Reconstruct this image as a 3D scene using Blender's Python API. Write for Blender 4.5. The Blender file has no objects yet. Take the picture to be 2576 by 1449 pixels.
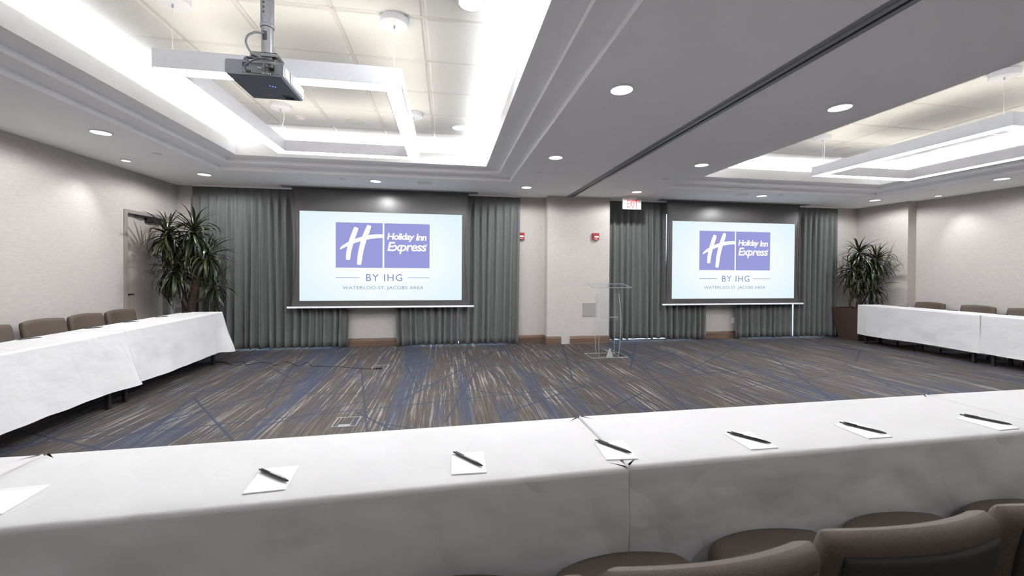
import bpy, math, random
from mathutils import Vector, Matrix, Euler, noise

scene = bpy.context.scene
COL = scene.collection
PI = math.pi

# ------------------------------------------------------------------ camera
# room axes: X to the right along the far wall, Y away from the camera, Z up
EYE = 1.37
F_PX, YAW, PITCH, ROLL, PP_Y = 1028.12, 0.1602455, 0.0089379, 0.0061523, 688.5


def camera_axes():
    cy, sy = math.cos(YAW), math.sin(YAW)
    r = Vector((cy, -sy, 0)); f = Vector((sy, cy, 0)); d = Vector((0, 0, -1))
    f2 = f * math.cos(PITCH) + d * math.sin(PITCH)
    d2 = d * math.cos(PITCH) - f * math.sin(PITCH)
    r3 = r * math.cos(ROLL) - d2 * math.sin(ROLL)
    d3 = d2 * math.cos(ROLL) + r * math.sin(ROLL)
    return r3, -d3, -f2


cam_data = bpy.data.cameras.new('camera')
cam = bpy.data.objects.new('camera', cam_data)
COL.objects.link(cam)
ax = camera_axes()
m = Matrix.Identity(4)
for c in range(3):
    for r_ in range(3):
        m[r_][c] = ax[c][r_]
m.translation = Vector((0, 0, EYE))
cam.matrix_world = m
cam_data.sensor_fit = 'HORIZONTAL'
cam_data.sensor_width = 36.0
cam_data.lens = F_PX / 2576 * 36.0
cam_data.shift_y = -(724.5 - PP_Y) / 2576
cam_data.clip_start = 0.02
cam_data.dof.use_dof = True
cam_data.dof.focus_distance = 4.5
cam_data.dof.aperture_fstop = 5.0
scene.camera = cam

# ------------------------------------------------------------------ world: overcast daylight outside the windows
world = bpy.data.worlds.new('daylight')
scene.world = world
world.use_nodes = True
bg = world.node_tree.nodes['Background']
bg.inputs[0].default_value = (0.62, 0.80, 1.0, 1)
bg.inputs[1].default_value = 6.0

# ------------------------------------------------------------------ exposure and light levels
scene.view_settings.view_transform = 'Standard'
scene.view_settings.look = 'None'
scene.view_settings.exposure = 0.0
scene.view_settings.gamma = 1.0
scene.view_settings.use_curve_mapping = False
RING_DOWN = 47.0      # ring pendant, lower diffuser
ADDED_UPLIGHT = 4.6        # upward strip added in the ring pendants to brighten the tiles
COVE = 230.0           # hidden strips in the tray coves
DOWNLIGHT_FACE = 9.0
DOWNLIGHT_W = 70.0
ACCENT_W = 38.0
scene.cycles.max_bounces = 7
scene.cycles.diffuse_bounces = 5
scene.cycles.glossy_bounces = 3
scene.cycles.transmission_bounces = 4
scene.cycles.transparent_max_bounces = 12

# ------------------------------------------------------------------ node helpers


def lin(c):
    c = c / 255.0
    return c / 12.92 if c <= 0.04045 else ((c + 0.055) / 1.055) ** 2.4


def rgb(r, g, b):
    return (lin(r), lin(g), lin(b), 1.0)


class NT:
    def __init__(self, name):
        self.mat = bpy.data.materials.new(name)
        self.mat.use_nodes = True
        self.t = self.mat.node_tree
        self.n = self.t.nodes
        self.b = self.n['Principled BSDF']
        self.coord = None

    def add(self, kind, **kw):
        nd = self.n.new(kind)
        for k, v in kw.items():
            setattr(nd, k, v)
        return nd

    def put(self, sock, v):
        if isinstance(v, bpy.types.NodeSocket):
            self.t.links.new(v, sock)
        else:
            sock.default_value = v

    def obj(self):
        if self.coord is None:
            self.coord = self.add('ShaderNodeTexCoord').outputs['Object']
        return self.coord

    def math(self, op, a, b=None, c=None, clamp=False):
        nd = self.add('ShaderNodeMath', operation=op, use_clamp=clamp)
        self.put(nd.inputs[0], a)
        if b is not None: self.put(nd.inputs[1], b)
        if c is not None: self.put(nd.inputs[2], c)
        return nd.outputs[0]

    def map(self, scale=(1, 1, 1), rot=(0, 0, 0), loc=(0, 0, 0), vec=None):
        nd = self.add('ShaderNodeMapping')
        self.put(nd.inputs[0], vec or self.obj())
        nd.inputs['Location'].default_value = loc
        nd.inputs['Rotation'].default_value = rot
        nd.inputs['Scale'].default_value = scale
        return nd.outputs[0]

    def noise(self, scale, vec=None, detail=2.0, rough=0.5):
        nd = self.add('ShaderNodeTexNoise')
        self.put(nd.inputs['Vector'], vec or self.obj())
        nd.inputs['Scale'].default_value = scale
        nd.inputs['Detail'].default_value = detail
        nd.inputs['Roughness'].default_value = rough
        return nd.outputs[0]

    def ramp(self, fac, stops):
        nd = self.add('ShaderNodeValToRGB')
        self.put(nd.inputs[0], fac)
        el = nd.color_ramp.elements
        while len(el) < len(stops): el.new(0.5)
        for e, (p, c) in zip(el, stops):
            e.position = p
            e.color = c if isinstance(c, tuple) else (c, c, c, 1)
        return nd.outputs[0]

    def mix(self, fac, a, b, mode='MIX'):
        nd = self.add('ShaderNodeMix', data_type='RGBA', blend_type=mode)
        self.put(nd.inputs[0], fac)
        self.put(nd.inputs[6], a)
        self.put(nd.inputs[7], b)
        return nd.outputs[2]

    def bump(self, height, strength=0.2, dist=0.01):
        nd = self.add('ShaderNodeBump')
        nd.inputs['Strength'].default_value = strength
        nd.inputs['Distance'].default_value = dist
        self.put(nd.inputs['Height'], height)
        self.t.links.new(nd.outputs[0], self.b.inputs['Normal'])

    def set(self, color=None, rough=None, metal=None, spec=None):
        if color is not None: self.put(self.b.inputs['Base Color'], color)
        if rough is not None: self.put(self.b.inputs['Roughness'], rough)
        if metal is not None: self.b.inputs['Metallic'].default_value = metal
        if spec is not None: self.b.inputs['Specular IOR Level'].default_value = spec
        return self


MAT = {}


def plain(name, col, rough=0.5, metal=0.0, spec=0.5, grain=0.05, gscale=40):
    """a procedural finish: colour with a faint mottling"""
    k = NT(name)
    nz = k.noise(gscale, detail=3)
    dark = tuple(c * (1 - grain) for c in col[:3]) + (1,)
    lite = tuple(min(1, c * (1 + grain)) for c in col[:3]) + (1,)
    k.set(k.ramp(nz, [(0.3, dark), (0.7, lite)]), rough, metal, spec)
    MAT[name] = k.mat
    return k.mat


def glow(name, col, strength):
    k = NT(name)
    k.set((0.8, 0.8, 0.8, 1), 0.5)
    k.b.inputs['Emission Color'].default_value = col
    k.b.inputs['Emission Strength'].default_value = strength
    MAT[name] = k.mat
    return k.mat


def flat_glow(name, col, strength=1.0):
    """light that leaves a projection screen: emission only"""
    k = NT(name)
    e = k.add('ShaderNodeEmission')
    k.put(e.inputs[0], col)
    e.inputs[1].default_value = strength
    k.t.links.new(e.outputs[0], k.n['Material Output'].inputs[0])
    MAT[name] = k.mat
    return k


# --- carpet: streaks along the room's depth, blue bands, thin navy lines in all directions
def make_carpet():
    k = NT('carpet')
    sep = k.add('ShaderNodeSeparateXYZ'); k.put(sep.inputs[0], k.obj())
    X, Y = sep.outputs[0], sep.outputs[1]
    # streaks
    s1 = k.noise(1.0, k.map((34, 0.85, 1)), detail=5, rough=0.72)
    s2 = k.noise(1.0, k.map((90, 1.8, 1), loc=(7, 3, 0)), detail=4, rough=0.7)
    mod = k.noise(1.0, k.map((3.0, 0.7, 1), loc=(3, 9, 0)), detail=3)
    sp = k.noise(1.0, k.map((260, 60, 1)), detail=2, rough=0.7)
    taupe = k.mix(k.ramp(s2, [(0.38, 0.0), (0.62, 1.0)]), rgb(54, 49, 47), rgb(75, 70, 67))
    lightm = k.math('MULTIPLY', k.ramp(s1, [(0.53, 0.0), (0.60, 1.0)]), k.ramp(mod, [(0.40, 0.15), (0.62, 1.0)]))
    lightm = k.math('MULTIPLY', lightm, k.ramp(sp, [(0.36, 0.35), (0.52, 1.0)]))
    c = k.mix(lightm, taupe, rgb(132, 129, 127))
    darkm = k.math('MULTIPLY', k.ramp(s1, [(0.36, 1.0), (0.45, 0.0)]), k.ramp(sp, [(0.4, 1.0), (0.6, 0.45)]))
    c = k.mix(k.math('MULTIPLY', darkm, 0.7), c, rgb(50, 52, 62))
    # broad blue bands
    bn = k.noise(1.0, k.map((3.4, 0.22, 1), loc=(11, 4, 0)), detail=5, rough=0.62)
    bm = k.math('MULTIPLY', k.ramp(bn, [(0.51, 0.0), (0.60, 0.85)]), k.ramp(s2, [(0.36, 0.35), (0.5, 1.0)]))
    bm = k.math('MULTIPLY', bm, k.ramp(sp, [(0.34, 0.5), (0.5, 1.0)]))
    c = k.mix(bm, c, rgb(50, 57, 74))
    # straight thin lines broken into random lengths
    total = None
    for i, (ang, period, width, length, keep) in enumerate([
            (12, 0.75, 0.011, 1.3, 0.50), (38, 1.05, 0.012, 1.7, 0.46), (63, 1.2, 0.010, 1.5, 0.50),
            (101, 0.95, 0.011, 1.9, 0.42), (128, 0.85, 0.012, 1.4, 0.50), (152, 1.0, 0.014, 1.6, 0.48),
            (79, 1.5, 0.009, 2.2, 0.5), (168, 1.2, 0.010, 1.2, 0.45)]):
        a = math.radians(ang)
        u = k.math('ADD', k.math('MULTIPLY', X, math.cos(a) / period), k.math('MULTIPLY', Y, math.sin(a) / period))
        v = k.math('ADD', k.math('MULTIPLY', X, -math.sin(a) / length), k.math('MULTIPLY', Y, math.cos(a) / length))
        u = k.math('ADD', u, 3.17 * i + 0.4)
        cell = k.math('FLOOR', u)
        w1 = k.add('ShaderNodeTexWhiteNoise', noise_dimensions='1D'); k.put(w1.inputs['W'], k.math('ADD', cell, 17.3 * i))
        # slight individual tilt of every line
        off = k.math('MULTIPLY_ADD', w1.outputs[0], 0.6, 0.2)
        fr = k.math('SUBTRACT', k.math('SUBTRACT', u, cell), off)
        tilt = k.math('MULTIPLY', k.math('SUBTRACT', w1.outputs[0], 0.5), 0.03)
        fr = k.math('ADD', fr, k.math('MULTIPLY', tilt, v))
        line = k.math('LESS_THAN', k.math('ABSOLUTE', fr), width / period)
        seg = k.math('FLOOR', k.math('ADD', v, k.math('MULTIPLY', w1.outputs[0], 9.0)))
        w2 = k.add('ShaderNodeTexWhiteNoise', noise_dimensions='2D')
        cv = k.add('ShaderNodeCombineXYZ'); k.put(cv.inputs[0], seg); k.put(cv.inputs[1], k.math('ADD', cell, 31.7 * i))
        k.put(w2.inputs['Vector'], cv.outputs[0])
        line = k.math('MULTIPLY', line, k.math('LESS_THAN', w2.outputs[0], keep))
        total = line if total is None else k.math('MAXIMUM', total, line)
    c = k.mix(k.math('MULTIPLY', total, 0.88), c, rgb(46, 51, 66))
    k.set(c, 0.95, 0, 0.1)
    k.bump(k.noise(700, detail=2), 0.35, 0.004)
    MAT['carpet'] = k.mat


make_carpet()


def make_wallpaper():
    k = NT('wallpaper')
    a = k.noise(1.0, k.map((11, 11, 240)), detail=2)
    b = k.noise(1.0, k.map((240, 240, 11), loc=(5, 2, 1)), detail=2)
    wv = k.math('ADD', k.math('MULTIPLY', a, 0.5), k.math('MULTIPLY', b, 0.5))
    k.set(k.ramp(wv, [(0.36, rgb(171, 166, 163)), (0.64, rgb(187, 182, 178))]), 0.8, 0, 0.25)
    k.bump(wv, 0.12, 0.003)
    MAT['wallpaper'] = k.mat


make_wallpaper()


def make_wood():
    k = NT('wood')
    g = k.noise(1.0, k.map((1.5, 1.5, 38)), detail=5, rough=0.65)
    k.set(k.ramp(g, [(0.3, rgb(72, 54, 44)), (0.55, rgb(104, 82, 67)), (0.75, rgb(128, 103, 86))]), 0.5, 0, 0.4)
    k.bump(g, 0.1, 0.002)
    MAT['wood'] = k.mat


make_wood()


def make_tile():
    k = NT('acoustic')
    n1 = k.noise(160, detail=4, rough=0.7)
    k.set(k.ramp(n1, [(0.34, rgb(232, 230, 225)), (0.5, rgb(249, 248, 245))]), 0.9, 0, 0.2)
    k.bump(n1, 0.6, 0.006)
    MAT['acoustic'] = k.mat


make_tile()


def make_cloth():
    k = NT('linen')
    w = k.noise(2.6, k.map((1, 1, 1.6)), detail=3, rough=0.42)
    cr = k.noise(3.4, k.map((1, 0.5, 0.7), rot=(0.4, 0.7, 0.3)), detail=2, rough=0.4)
    fine = k.noise(900, detail=1)
    k.set(k.ramp(fine, [(0.3, rgb(197, 196, 197)), (0.7, rgb(206, 205, 205))]), 0.85, 0, 0.2)
    ridge = k.math('ABSOLUTE', k.math('SUBTRACT', cr, 0.5))
    cr2 = k.noise(7.0, k.map((0.8, 0.8, 0.35), rot=(0.2, 0.3, 0.5)), detail=2, rough=0.4)
    ridge2 = k.math('ABSOLUTE', k.math('SUBTRACT', cr2, 0.5))
    h = k.math('ADD', w, k.math('MULTIPLY', ridge, 0.9))
    h = k.math('ADD', h, k.math('MULTIPLY', ridge2, 0.22))
    k.bump(h, 0.55, 0.05)
    MAT['linen'] = k.mat


make_cloth()


def make_curtain():
    k = NT('drape')
    a = k.noise(1.0, k.map((500, 500, 60)), detail=2)
    b = k.noise(1.0, k.map((60, 60, 500)), detail=2)
    wv = k.math('ADD', k.math('MULTIPLY', a, 0.5), k.math('MULTIPLY', b, 0.5))
    k.set(k.ramp(wv, [(0.38, rgb(78, 79, 79)), (0.62, rgb(105, 106, 105))]), 0.75, 0, 0.3)
    k.b.inputs['Sheen Weight'].default_value = 0.12
    k.bump(wv, 0.25, 0.002)
    MAT['drape'] = k.mat


make_curtain()


def make_vinyl():
    k = NT('upholstery')
    n1 = k.noise(420, detail=3)
    k.set(k.ramp(n1, [(0.35, rgb(72, 62, 54)), (0.65, rgb(90, 78, 69))]), 0.62, 0, 0.35)
    k.bump(n1, 0.2, 0.002)
    MAT['upholstery'] = k.mat
    k = NT('upholstery_back')
    n1 = k.noise(420, detail=3)
    k.set(k.ramp(n1, [(0.35, rgb(44, 40, 38)), (0.65, rgb(56, 51, 48))]), 0.7, 0, 0.25)
    k.bump(n1, 0.2, 0.002)
    MAT['upholstery_back'] = k.mat


make_vinyl()


def make_leaf():
    k = NT('leaf')
    info = k.add('ShaderNodeObjectInfo')
    base = k.ramp(info.outputs['Random'], [(0.0, rgb(26, 30, 22)), (0.6, rgb(40, 46, 30)), (0.88, rgb(66, 74, 40)), (1.0, rgb(120, 126, 66))])
    st = k.noise(1.0, k.map((220, 3, 3)), detail=2)
    k.set(k.mix(k.ramp(st, [(0.45, 0.0), (0.75, 0.25)]), base, rgb(84, 90, 56)), 0.38, 0, 0.5)
    MAT['leaf'] = k.mat
    k = NT('bark')
    n1 = k.noise(1.0, k.map((30, 30, 70)), detail=5, rough=0.7)
    k.set(k.ramp(n1, [(0.35, rgb(40, 31, 28)), (0.7, rgb(84, 68, 60))]), 0.9, 0, 0.2)
    k.bump(n1, 0.7, 0.01)
    MAT['bark'] = k.mat


make_leaf()


def make_acrylic():
    k = NT('acrylic')
    tr = k.add('ShaderNodeBsdfTransparent'); tr.inputs[0].default_value = (0.97, 0.98, 0.985, 1)
    gl = k.add('ShaderNodeBsdfGlossy'); gl.inputs['Roughness'].default_value = 0.03
    fr = k.add('ShaderNodeLayerWeight'); fr.inputs[0].default_value = 0.5
    mx = k.add('ShaderNodeMixShader')
    k.put(mx.inputs[0], k.math('MULTIPLY_ADD', k.math('POWER', fr.outputs['Facing'], 4.0), 0.35, 0.035, clamp=True))
    k.t.links.new(tr.outputs[0], mx.inputs[1]); k.t.links.new(gl.outputs[0], mx.inputs[2])
    k.t.links.new(mx.outputs[0], k.n['Material Output'].inputs[0])
    MAT['acrylic'] = k.mat
    k = NT('acrylic_edge')
    tr = k.add('ShaderNodeBsdfTransparent'); tr.inputs[0].default_value = (0.95, 0.97, 0.98, 1)
    df = k.add('ShaderNodeBsdfDiffuse'); df.inputs[0].default_value = (0.85, 0.87, 0.88, 1)
    gl = k.add('ShaderNodeBsdfGlossy'); gl.inputs['Roughness'].default_value = 0.12
    m1 = k.add('ShaderNodeMixShader'); m1.inputs[0].default_value = 0.45
    m2 = k.add('ShaderNodeMixShader'); m2.inputs[0].default_value = 0.3
    k.t.links.new(tr.outputs[0], m1.inputs[1]); k.t.links.new(df.outputs[0], m1.inputs[2])
    k.t.links.new(m1.outputs[0], m2.inputs[1]); k.t.links.new(gl.outputs[0], m2.inputs[2])
    k.t.links.new(m2.outputs[0], k.n['Material Output'].inputs[0])
    MAT['acrylic_edge'] = k.mat
    k = NT('glass')
    tr = k.add('ShaderNodeBsdfTransparent'); tr.inputs[0].default_value = (0.92, 0.96, 0.97, 1)
    gl = k.add('ShaderNodeBsdfGlossy'); gl.inputs['Roughness'].default_value = 0.0
    mx = k.add('ShaderNodeMixShader'); mx.inputs[0].default_value = 0.06
    k.t.links.new(tr.outputs[0], mx.inputs[1]); k.t.links.new(gl.outputs[0], mx.inputs[2])
    k.t.links.new(mx.outputs[0], k.n['Material Output'].inputs[0])
    MAT['glass'] = k.mat


make_acrylic()

plain('ceiling_paint', rgb(252, 252, 253), 0.9, spec=0.15, grain=0.02, gscale=6)
plain('white_paint', rgb(240, 239, 238), 0.7, spec=0.2, grain=0.02)
plain('white_enamel', rgb(232, 233, 240), 0.4, grain=0.02)
plain('white_plastic', rgb(236, 234, 230), 0.4, grain=0.02)
plain('grid_white', rgb(234, 231, 226), 0.5, grain=0.02)
plain('door_grey', rgb(172, 165, 160), 0.5, grain=0.03)
plain('frame_grey', rgb(136, 131, 127), 0.5, grain=0.03)
plain('black_metal', rgb(26, 26, 28), 0.45, grain=0.1)
plain('black_plastic', rgb(30, 30, 33), 0.4, grain=0.1)
plain('screen_border', rgb(70, 68, 68), 0.36, spec=0.55, grain=0.03)
plain('aluminium', rgb(176, 177, 181), 0.35, metal=0.85, grain=0.03)
plain('track_grey', rgb(150, 152, 156), 0.5, metal=0.3, grain=0.03)
plain('slot_dark', rgb(30, 30, 32), 0.8)
plain('projector_shell', rgb(128, 130, 138), 0.5, grain=0.12, gscale=300)
plain('projector_base', rgb(114, 120, 134), 0.5, grain=0.15, gscale=300)
plain('mount_metal', rgb(128, 128, 134), 0.4, metal=0.2, grain=0.06)
plain('cable', rgb(92, 94, 102), 0.5)
plain('floor_cable', rgb(38, 38, 44), 0.55)
plain('pot_brown', rgb(66, 52, 45), 0.55, grain=0.25, gscale=60)
plain('soil', rgb(38, 30, 26), 0.95, grain=0.4, gscale=90)
plain('paper', rgb(246, 246, 246), 0.8, grain=0.01)
plain('pen_black', rgb(20, 20, 23), 0.28, spec=0.6)
plain('red_plastic', rgb(150, 30, 34), 0.35, grain=0.04)
plain('lens_clear', rgb(214, 214, 216), 0.2, grain=0.1, gscale=120)
plain('vent_grey', rgb(146, 142, 139), 0.55, grain=0.05, gscale=200)
plain('ring_paint', rgb(244, 245, 252), 0.35, grain=0.02)
plain('table_laminate', rgb(140, 120, 100), 0.5, grain=0.1)
plain('brass_port', rgb(200, 198, 190), 0.3, metal=0.6)
plain('sprinkler_dark', rgb(120, 120, 122), 0.6)
plain('wall_behind', rgb(206, 200, 196), 0.8, grain=0.06)
plain('paving', rgb(150, 150, 150), 0.9, grain=0.1, gscale=8)
glow('diffuser', (0.98, 0.99, 1.0, 1), RING_DOWN)
glow('added_uplight', (1.0, 0.93, 0.80, 1), ADDED_UPLIGHT)
glow('cove_strip', (0.95, 0.975, 1.0, 1), COVE)
glow('lamp_face', (1.0, 0.97, 0.94, 1), DOWNLIGHT_FACE)
plain('exit_red', rgb(225, 40, 45), 0.4)
glow('exit_face', rgb(235, 232, 232), 0.0)
MAT['exit_face'].node_tree.nodes['Principled BSDF'].inputs['Base Color'].default_value = rgb(138, 138, 138)
glow('blue_led', rgb(70, 110, 255), 1.5)
sw = flat_glow('image_white', (1, 1, 1, 1))
sg = sw.add('ShaderNodeTexGradient', gradient_type='SPHERICAL')
sw.put(sg.inputs[0], sw.map((0.62, 0.0, 0.95)))
for nd in list(sw.n):
    if nd.type == 'EMISSION':
        sw.put(nd.inputs[0], sw.ramp(sg.outputs[0], [(0.0, rgb(228, 246, 254)), (0.45, rgb(246, 253, 255)), (0.9, (1.05, 1.05, 1.05, 1))]))
        nd.inputs[1].default_value = 1.0
flat_glow('image_blue', rgb(156, 158, 220))
flat_glow('image_text', rgb(140, 156, 200))
flat_glow('image_small_text', rgb(146, 166, 198))
flat_glow('image_logo_white', (1, 1, 1, 1))
for q in ('image_blue', 'image_text', 'image_small_text', 'image_logo_white', 'exit_face', 'blue_led', 'lamp_face'):
    MAT[q].cycles.emission_sampling = 'NONE'

# ------------------------------------------------------------------ mesh helpers


class MB:
    def __init__(self):
        self.v = []; self.f = []; self.mi = []; self.cur = 0

    def quad_strip(self): pass

    def add(self, verts, faces):
        o = len(self.v)
        self.v += [tuple(p) for p in verts]
        for f in faces:
            self.f.append(tuple(i + o for i in f)); self.mi.append(self.cur)
        return self

    def box(self, x0, x1, y0, y1, z0, z1):
        v = [(x0, y0, z0), (x1, y0, z0), (x1, y1, z0), (x0, y1, z0), (x0, y0, z1), (x1, y0, z1), (x1, y1, z1), (x0, y1, z1)]
        return self.add(v, [(3, 2, 1, 0), (4, 5, 6, 7), (0, 1, 5, 4), (1, 2, 6, 5), (2, 3, 7, 6), (3, 0, 4, 7)])

    def rbox(self, x0, x1, y0, y1, z0, z1, b=0.004):
        """box with chamfered edges"""
        b = min(b, (x1 - x0) * 0.45, (y1 - y0) * 0.45, (z1 - z0) * 0.45)
        vs = []; idx = {}
        def vi(sx, sy, sz, axis):
            p = [x1 if sx > 0 else x0, y1 if sy > 0 else y0, z1 if sz > 0 else z0]
            s = (sx, sy, sz)
            for a in range(3):
                if a != axis: p[a] -= s[a] * b
            idx[(sx, sy, sz, axis)] = len(vs); vs.append(tuple(p))
        S = (-1, 1)
        for sx in S:
            for sy in S:
                for sz in S:
                    for a in range(3): vi(sx, sy, sz, a)
        F = []
        g = lambda sx, sy, sz, a: idx[(sx, sy, sz, a)]
        for s in S:
            q = [g(s, -1, -1, 0), g(s, 1, -1, 0), g(s, 1, 1, 0), g(s, -1, 1, 0)]; F.append(q if s > 0 else q[::-1])
            q = [g(-1, s, -1, 1), g(1, s, -1, 1), g(1, s, 1, 1), g(-1, s, 1, 1)]; F.append(q[::-1] if s > 0 else q)
            q = [g(-1, -1, s, 2), g(1, -1, s, 2), g(1, 1, s, 2), g(-1, 1, s, 2)]; F.append(q if s > 0 else q[::-1])
        for s in S:
            for t in S:
                q = [g(-1, s, t, 1), g(1, s, t, 1), g(1, s, t, 2), g(-1, s, t, 2)]; F.append(q if s * t > 0 else q[::-1])
                q = [g(s, -1, t, 2), g(s, 1, t, 2), g(s, 1, t, 0), g(s, -1, t, 0)]; F.append(q if s * t > 0 else q[::-1])
                q = [g(s, t, -1, 0), g(s, t, 1, 0), g(s, t, 1, 1), g(s, t, -1, 1)]; F.append(q if s * t > 0 else q[::-1])
        for sx in S:
            for sy in S:
                for sz in S:
                    q = [g(sx, sy, sz, 0), g(sx, sy, sz, 1), g(sx, sy, sz, 2)]; F.append(q if sx * sy * sz > 0 else q[::-1])
        return self.add(vs, F)

    def lathe(self, prof, n=24, cx=0, cy=0, cz=0, axis='z', caps=True):
        """prof: list of (radius, height)"""
        v = []; f = []
        for (r, h) in prof:
            for i in range(n):
                a = 2 * PI * i / n
                x, y = r * math.cos(a), r * math.sin(a)
                if axis == 'z': v.append((cx + x, cy + y, cz + h))
                elif axis == 'y': v.append((cx + x, cy + h, cz + y))
                else: v.append((cx + h, cy + x, cz + y))
        for j in range(len(prof) - 1):
            for i in range(n):
                k = (i + 1) % n
                f.append((j * n + i, j * n + k, (j + 1) * n + k, (j + 1) * n + i))
        if caps:
            f.append(tuple(range(n - 1, -1, -1)))
            f.append(tuple((len(prof) - 1) * n + i for i in range(n)))
        return self.add(v, f)

    def tube(self, pts, rad, n=8, caps=True):
        pts = [Vector(p) for p in pts]
        rads = rad if isinstance(rad, (list, tuple)) else [rad] * len(pts)
        v = []; f = []
        t0 = (pts[1] - pts[0]).normalized()
        up = Vector((0, 0, 1)) if abs(t0.z) < 0.9 else Vector((1, 0, 0))
        nrm = t0.cross(up).normalized()
        for i, p in enumerate(pts):
            t = (pts[min(i + 1, len(pts) - 1)] - pts[max(i - 1, 0)]).normalized()
            nrm = (nrm - t * nrm.dot(t)).normalized()
            bn = t.cross(nrm)
            for j in range(n):
                a = 2 * PI * j / n
                v.append(tuple(p + (nrm * math.cos(a) + bn * math.sin(a)) * rads[i]))
        for i in range(len(pts) - 1):
            for j in range(n):
                k = (j + 1) % n
                f.append((i * n + j, i * n + k, (i + 1) * n + k, (i + 1) * n + j))
        if caps:
            f.append(tuple(range(n - 1, -1, -1)))
            f.append(tuple((len(pts) - 1) * n + j for j in range(n)))
        return self.add(v, f)

    def prism_xz(self, poly, y0, y1):
        """outline in (x, z), extruded along y"""
        n = len(poly)
        v = [(x, y0, z) for x, z in poly] + [(x, y1, z) for x, z in poly]
        f = [tuple(range(n)), tuple(range(2 * n - 1, n - 1, -1))]
        for i in range(n):
            k = (i + 1) % n
            f.append((k, i, n + i, n + k))
        return self.add(v, f)

    def sheet(self, rows):
        """rows of points -> quad grid"""
        n = len(rows[0]); v = [p for r in rows for p in r]; f = []
        for j in range(len(rows) - 1):
            for i in range(n - 1):
                f.append((j * n + i, j * n + i + 1, (j + 1) * n + i + 1, (j + 1) * n + i))
        return self.add(v, f)

    def frame_sweep(self, x0, x1, y0, y1, prof):
        """profile of (inset, z) swept round a rectangle, mitred corners"""
        v = []; f = []
        for (d, z) in prof:
            v += [(x0 + d, y0 + d, z), (x1 - d, y0 + d, z), (x1 - d, y1 - d, z), (x0 + d, y1 - d, z)]
        for j in range(len(prof) - 1):
            for i in range(4):
                k = (i + 1) % 4
                f.append((j * 4 + i, j * 4 + k, (j + 1) * 4 + k, (j + 1) * 4 + i))
        return self.add(v, f)

    def data(self, name, mats, smooth=False):
        me = bpy.data.meshes.new(name)
        me.from_pydata(self.v, [], self.f)
        mats = mats if isinstance(mats, (list, tuple)) else [mats]
        for mm in mats: me.materials.append(MAT[mm] if isinstance(mm, str) else mm)
        for p, i in zip(me.polygons, self.mi):
            p.material_index = i
            p.use_smooth = smooth
        me.validate()
        me.update()
        return me


def link(name, me, parent=None):
    o = bpy.data.objects.new(name, me)
    COL.objects.link(o)
    if parent is not None: o.parent = parent
    return o


def obj(name, mb, mat, parent=None, smooth=False):
    return link(name, mb.data(name, mat, smooth), parent)


def sharp(o, deg=35):
    """smooth shading that keeps hard edges"""
    me = o.data
    for p in me.polygons: p.use_smooth = True
    me.set_sharp_from_angle(angle=math.radians(deg))
    return o


def tag(o, label, cat, group=None):
    o['label'] = label; o['category'] = cat
    if group: o['group'] = group
    return o


def thing(name, label, cat, loc=(0, 0, 0), rz=0.0, group=None):
    o = bpy.data.objects.new(name, None)
    COL.objects.link(o)
    o.location = loc; o.rotation_euler = (0, 0, rz)
    o.empty_display_size = 0.1
    return tag(o, label, cat, group)


def struct(name, mb, mat, label=None):
    o = obj(name, mb, mat)
    o['kind'] = 'structure'
    if label: o['label'] = label
    return o


def dup(root, loc, rz, label, group=None):
    r = root.copy(); COL.objects.link(r)
    r.location = loc; r.rotation_euler = (root.rotation_euler[0], root.rotation_euler[1], rz)
    r['label'] = label
    if group: r['group'] = group
    for ch in list(root.children):
        c = ch.copy(); COL.objects.link(c); c.parent = r
        for g in ch.children:
            d = g.copy(); COL.objects.link(d); d.parent = c
    return r


# ------------------------------------------------------------------ the room
XL, XR, XR2 = -4.40, 8.78, 8.97
YF, YN = 7.56, -2.3
H = 2.74
TILE_Z = 3.13
T1 = (-3.13, 0.98, 1.40, 6.28)     # opening of the first ceiling tray: x0 x1 y0 y1
TDX = 6.70                          # the second tray is the same shape one bay further right

floor = MB().add([(XL - 0.2, YN - 0.2, 0), (XR2 + 0.2, YN - 0.2, 0), (XR2 + 0.2, YF + 0.05, 0), (XL - 0.2, YF + 0.05, 0)], [(0, 1, 2, 3)])
floor.box(XL - 0.2, XR2 + 0.2, YN - 0.2, YF + 0.12, -0.1, -0.002)
struct('floor', floor, 'carpet', 'grey and brown streaked carpet with thin navy lines')

# outside ground seen only through the glass
yard = MB().box(-9, 14, YF + 0.2, YF + 9, -0.25, -0.1)
struct('terrace', yard, 'paving', 'grey paved ground outside the windows')

# ceiling sheet with the two openings
ceil = MB()
xs = [XL - 0.15, T1[0], T1[1], T1[0] + TDX, T1[1] + TDX, XR2 + 0.15]
ys = [YN - 0.15, T1[2], T1[3], YF + 0.1]
for i in range(5):
    for j in range(3):
        if j == 1 and i in (1, 3): continue
        ceil.add([(xs[i], ys[j], H), (xs[i], ys[j + 1], H), (xs[i + 1], ys[j + 1], H), (xs[i + 1], ys[j], H)], [(0, 1, 2, 3)])
ceiling = struct('ceiling', ceil, 'ceiling_paint', 'pale grey painted ceiling with two stepped recessed trays')

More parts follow.
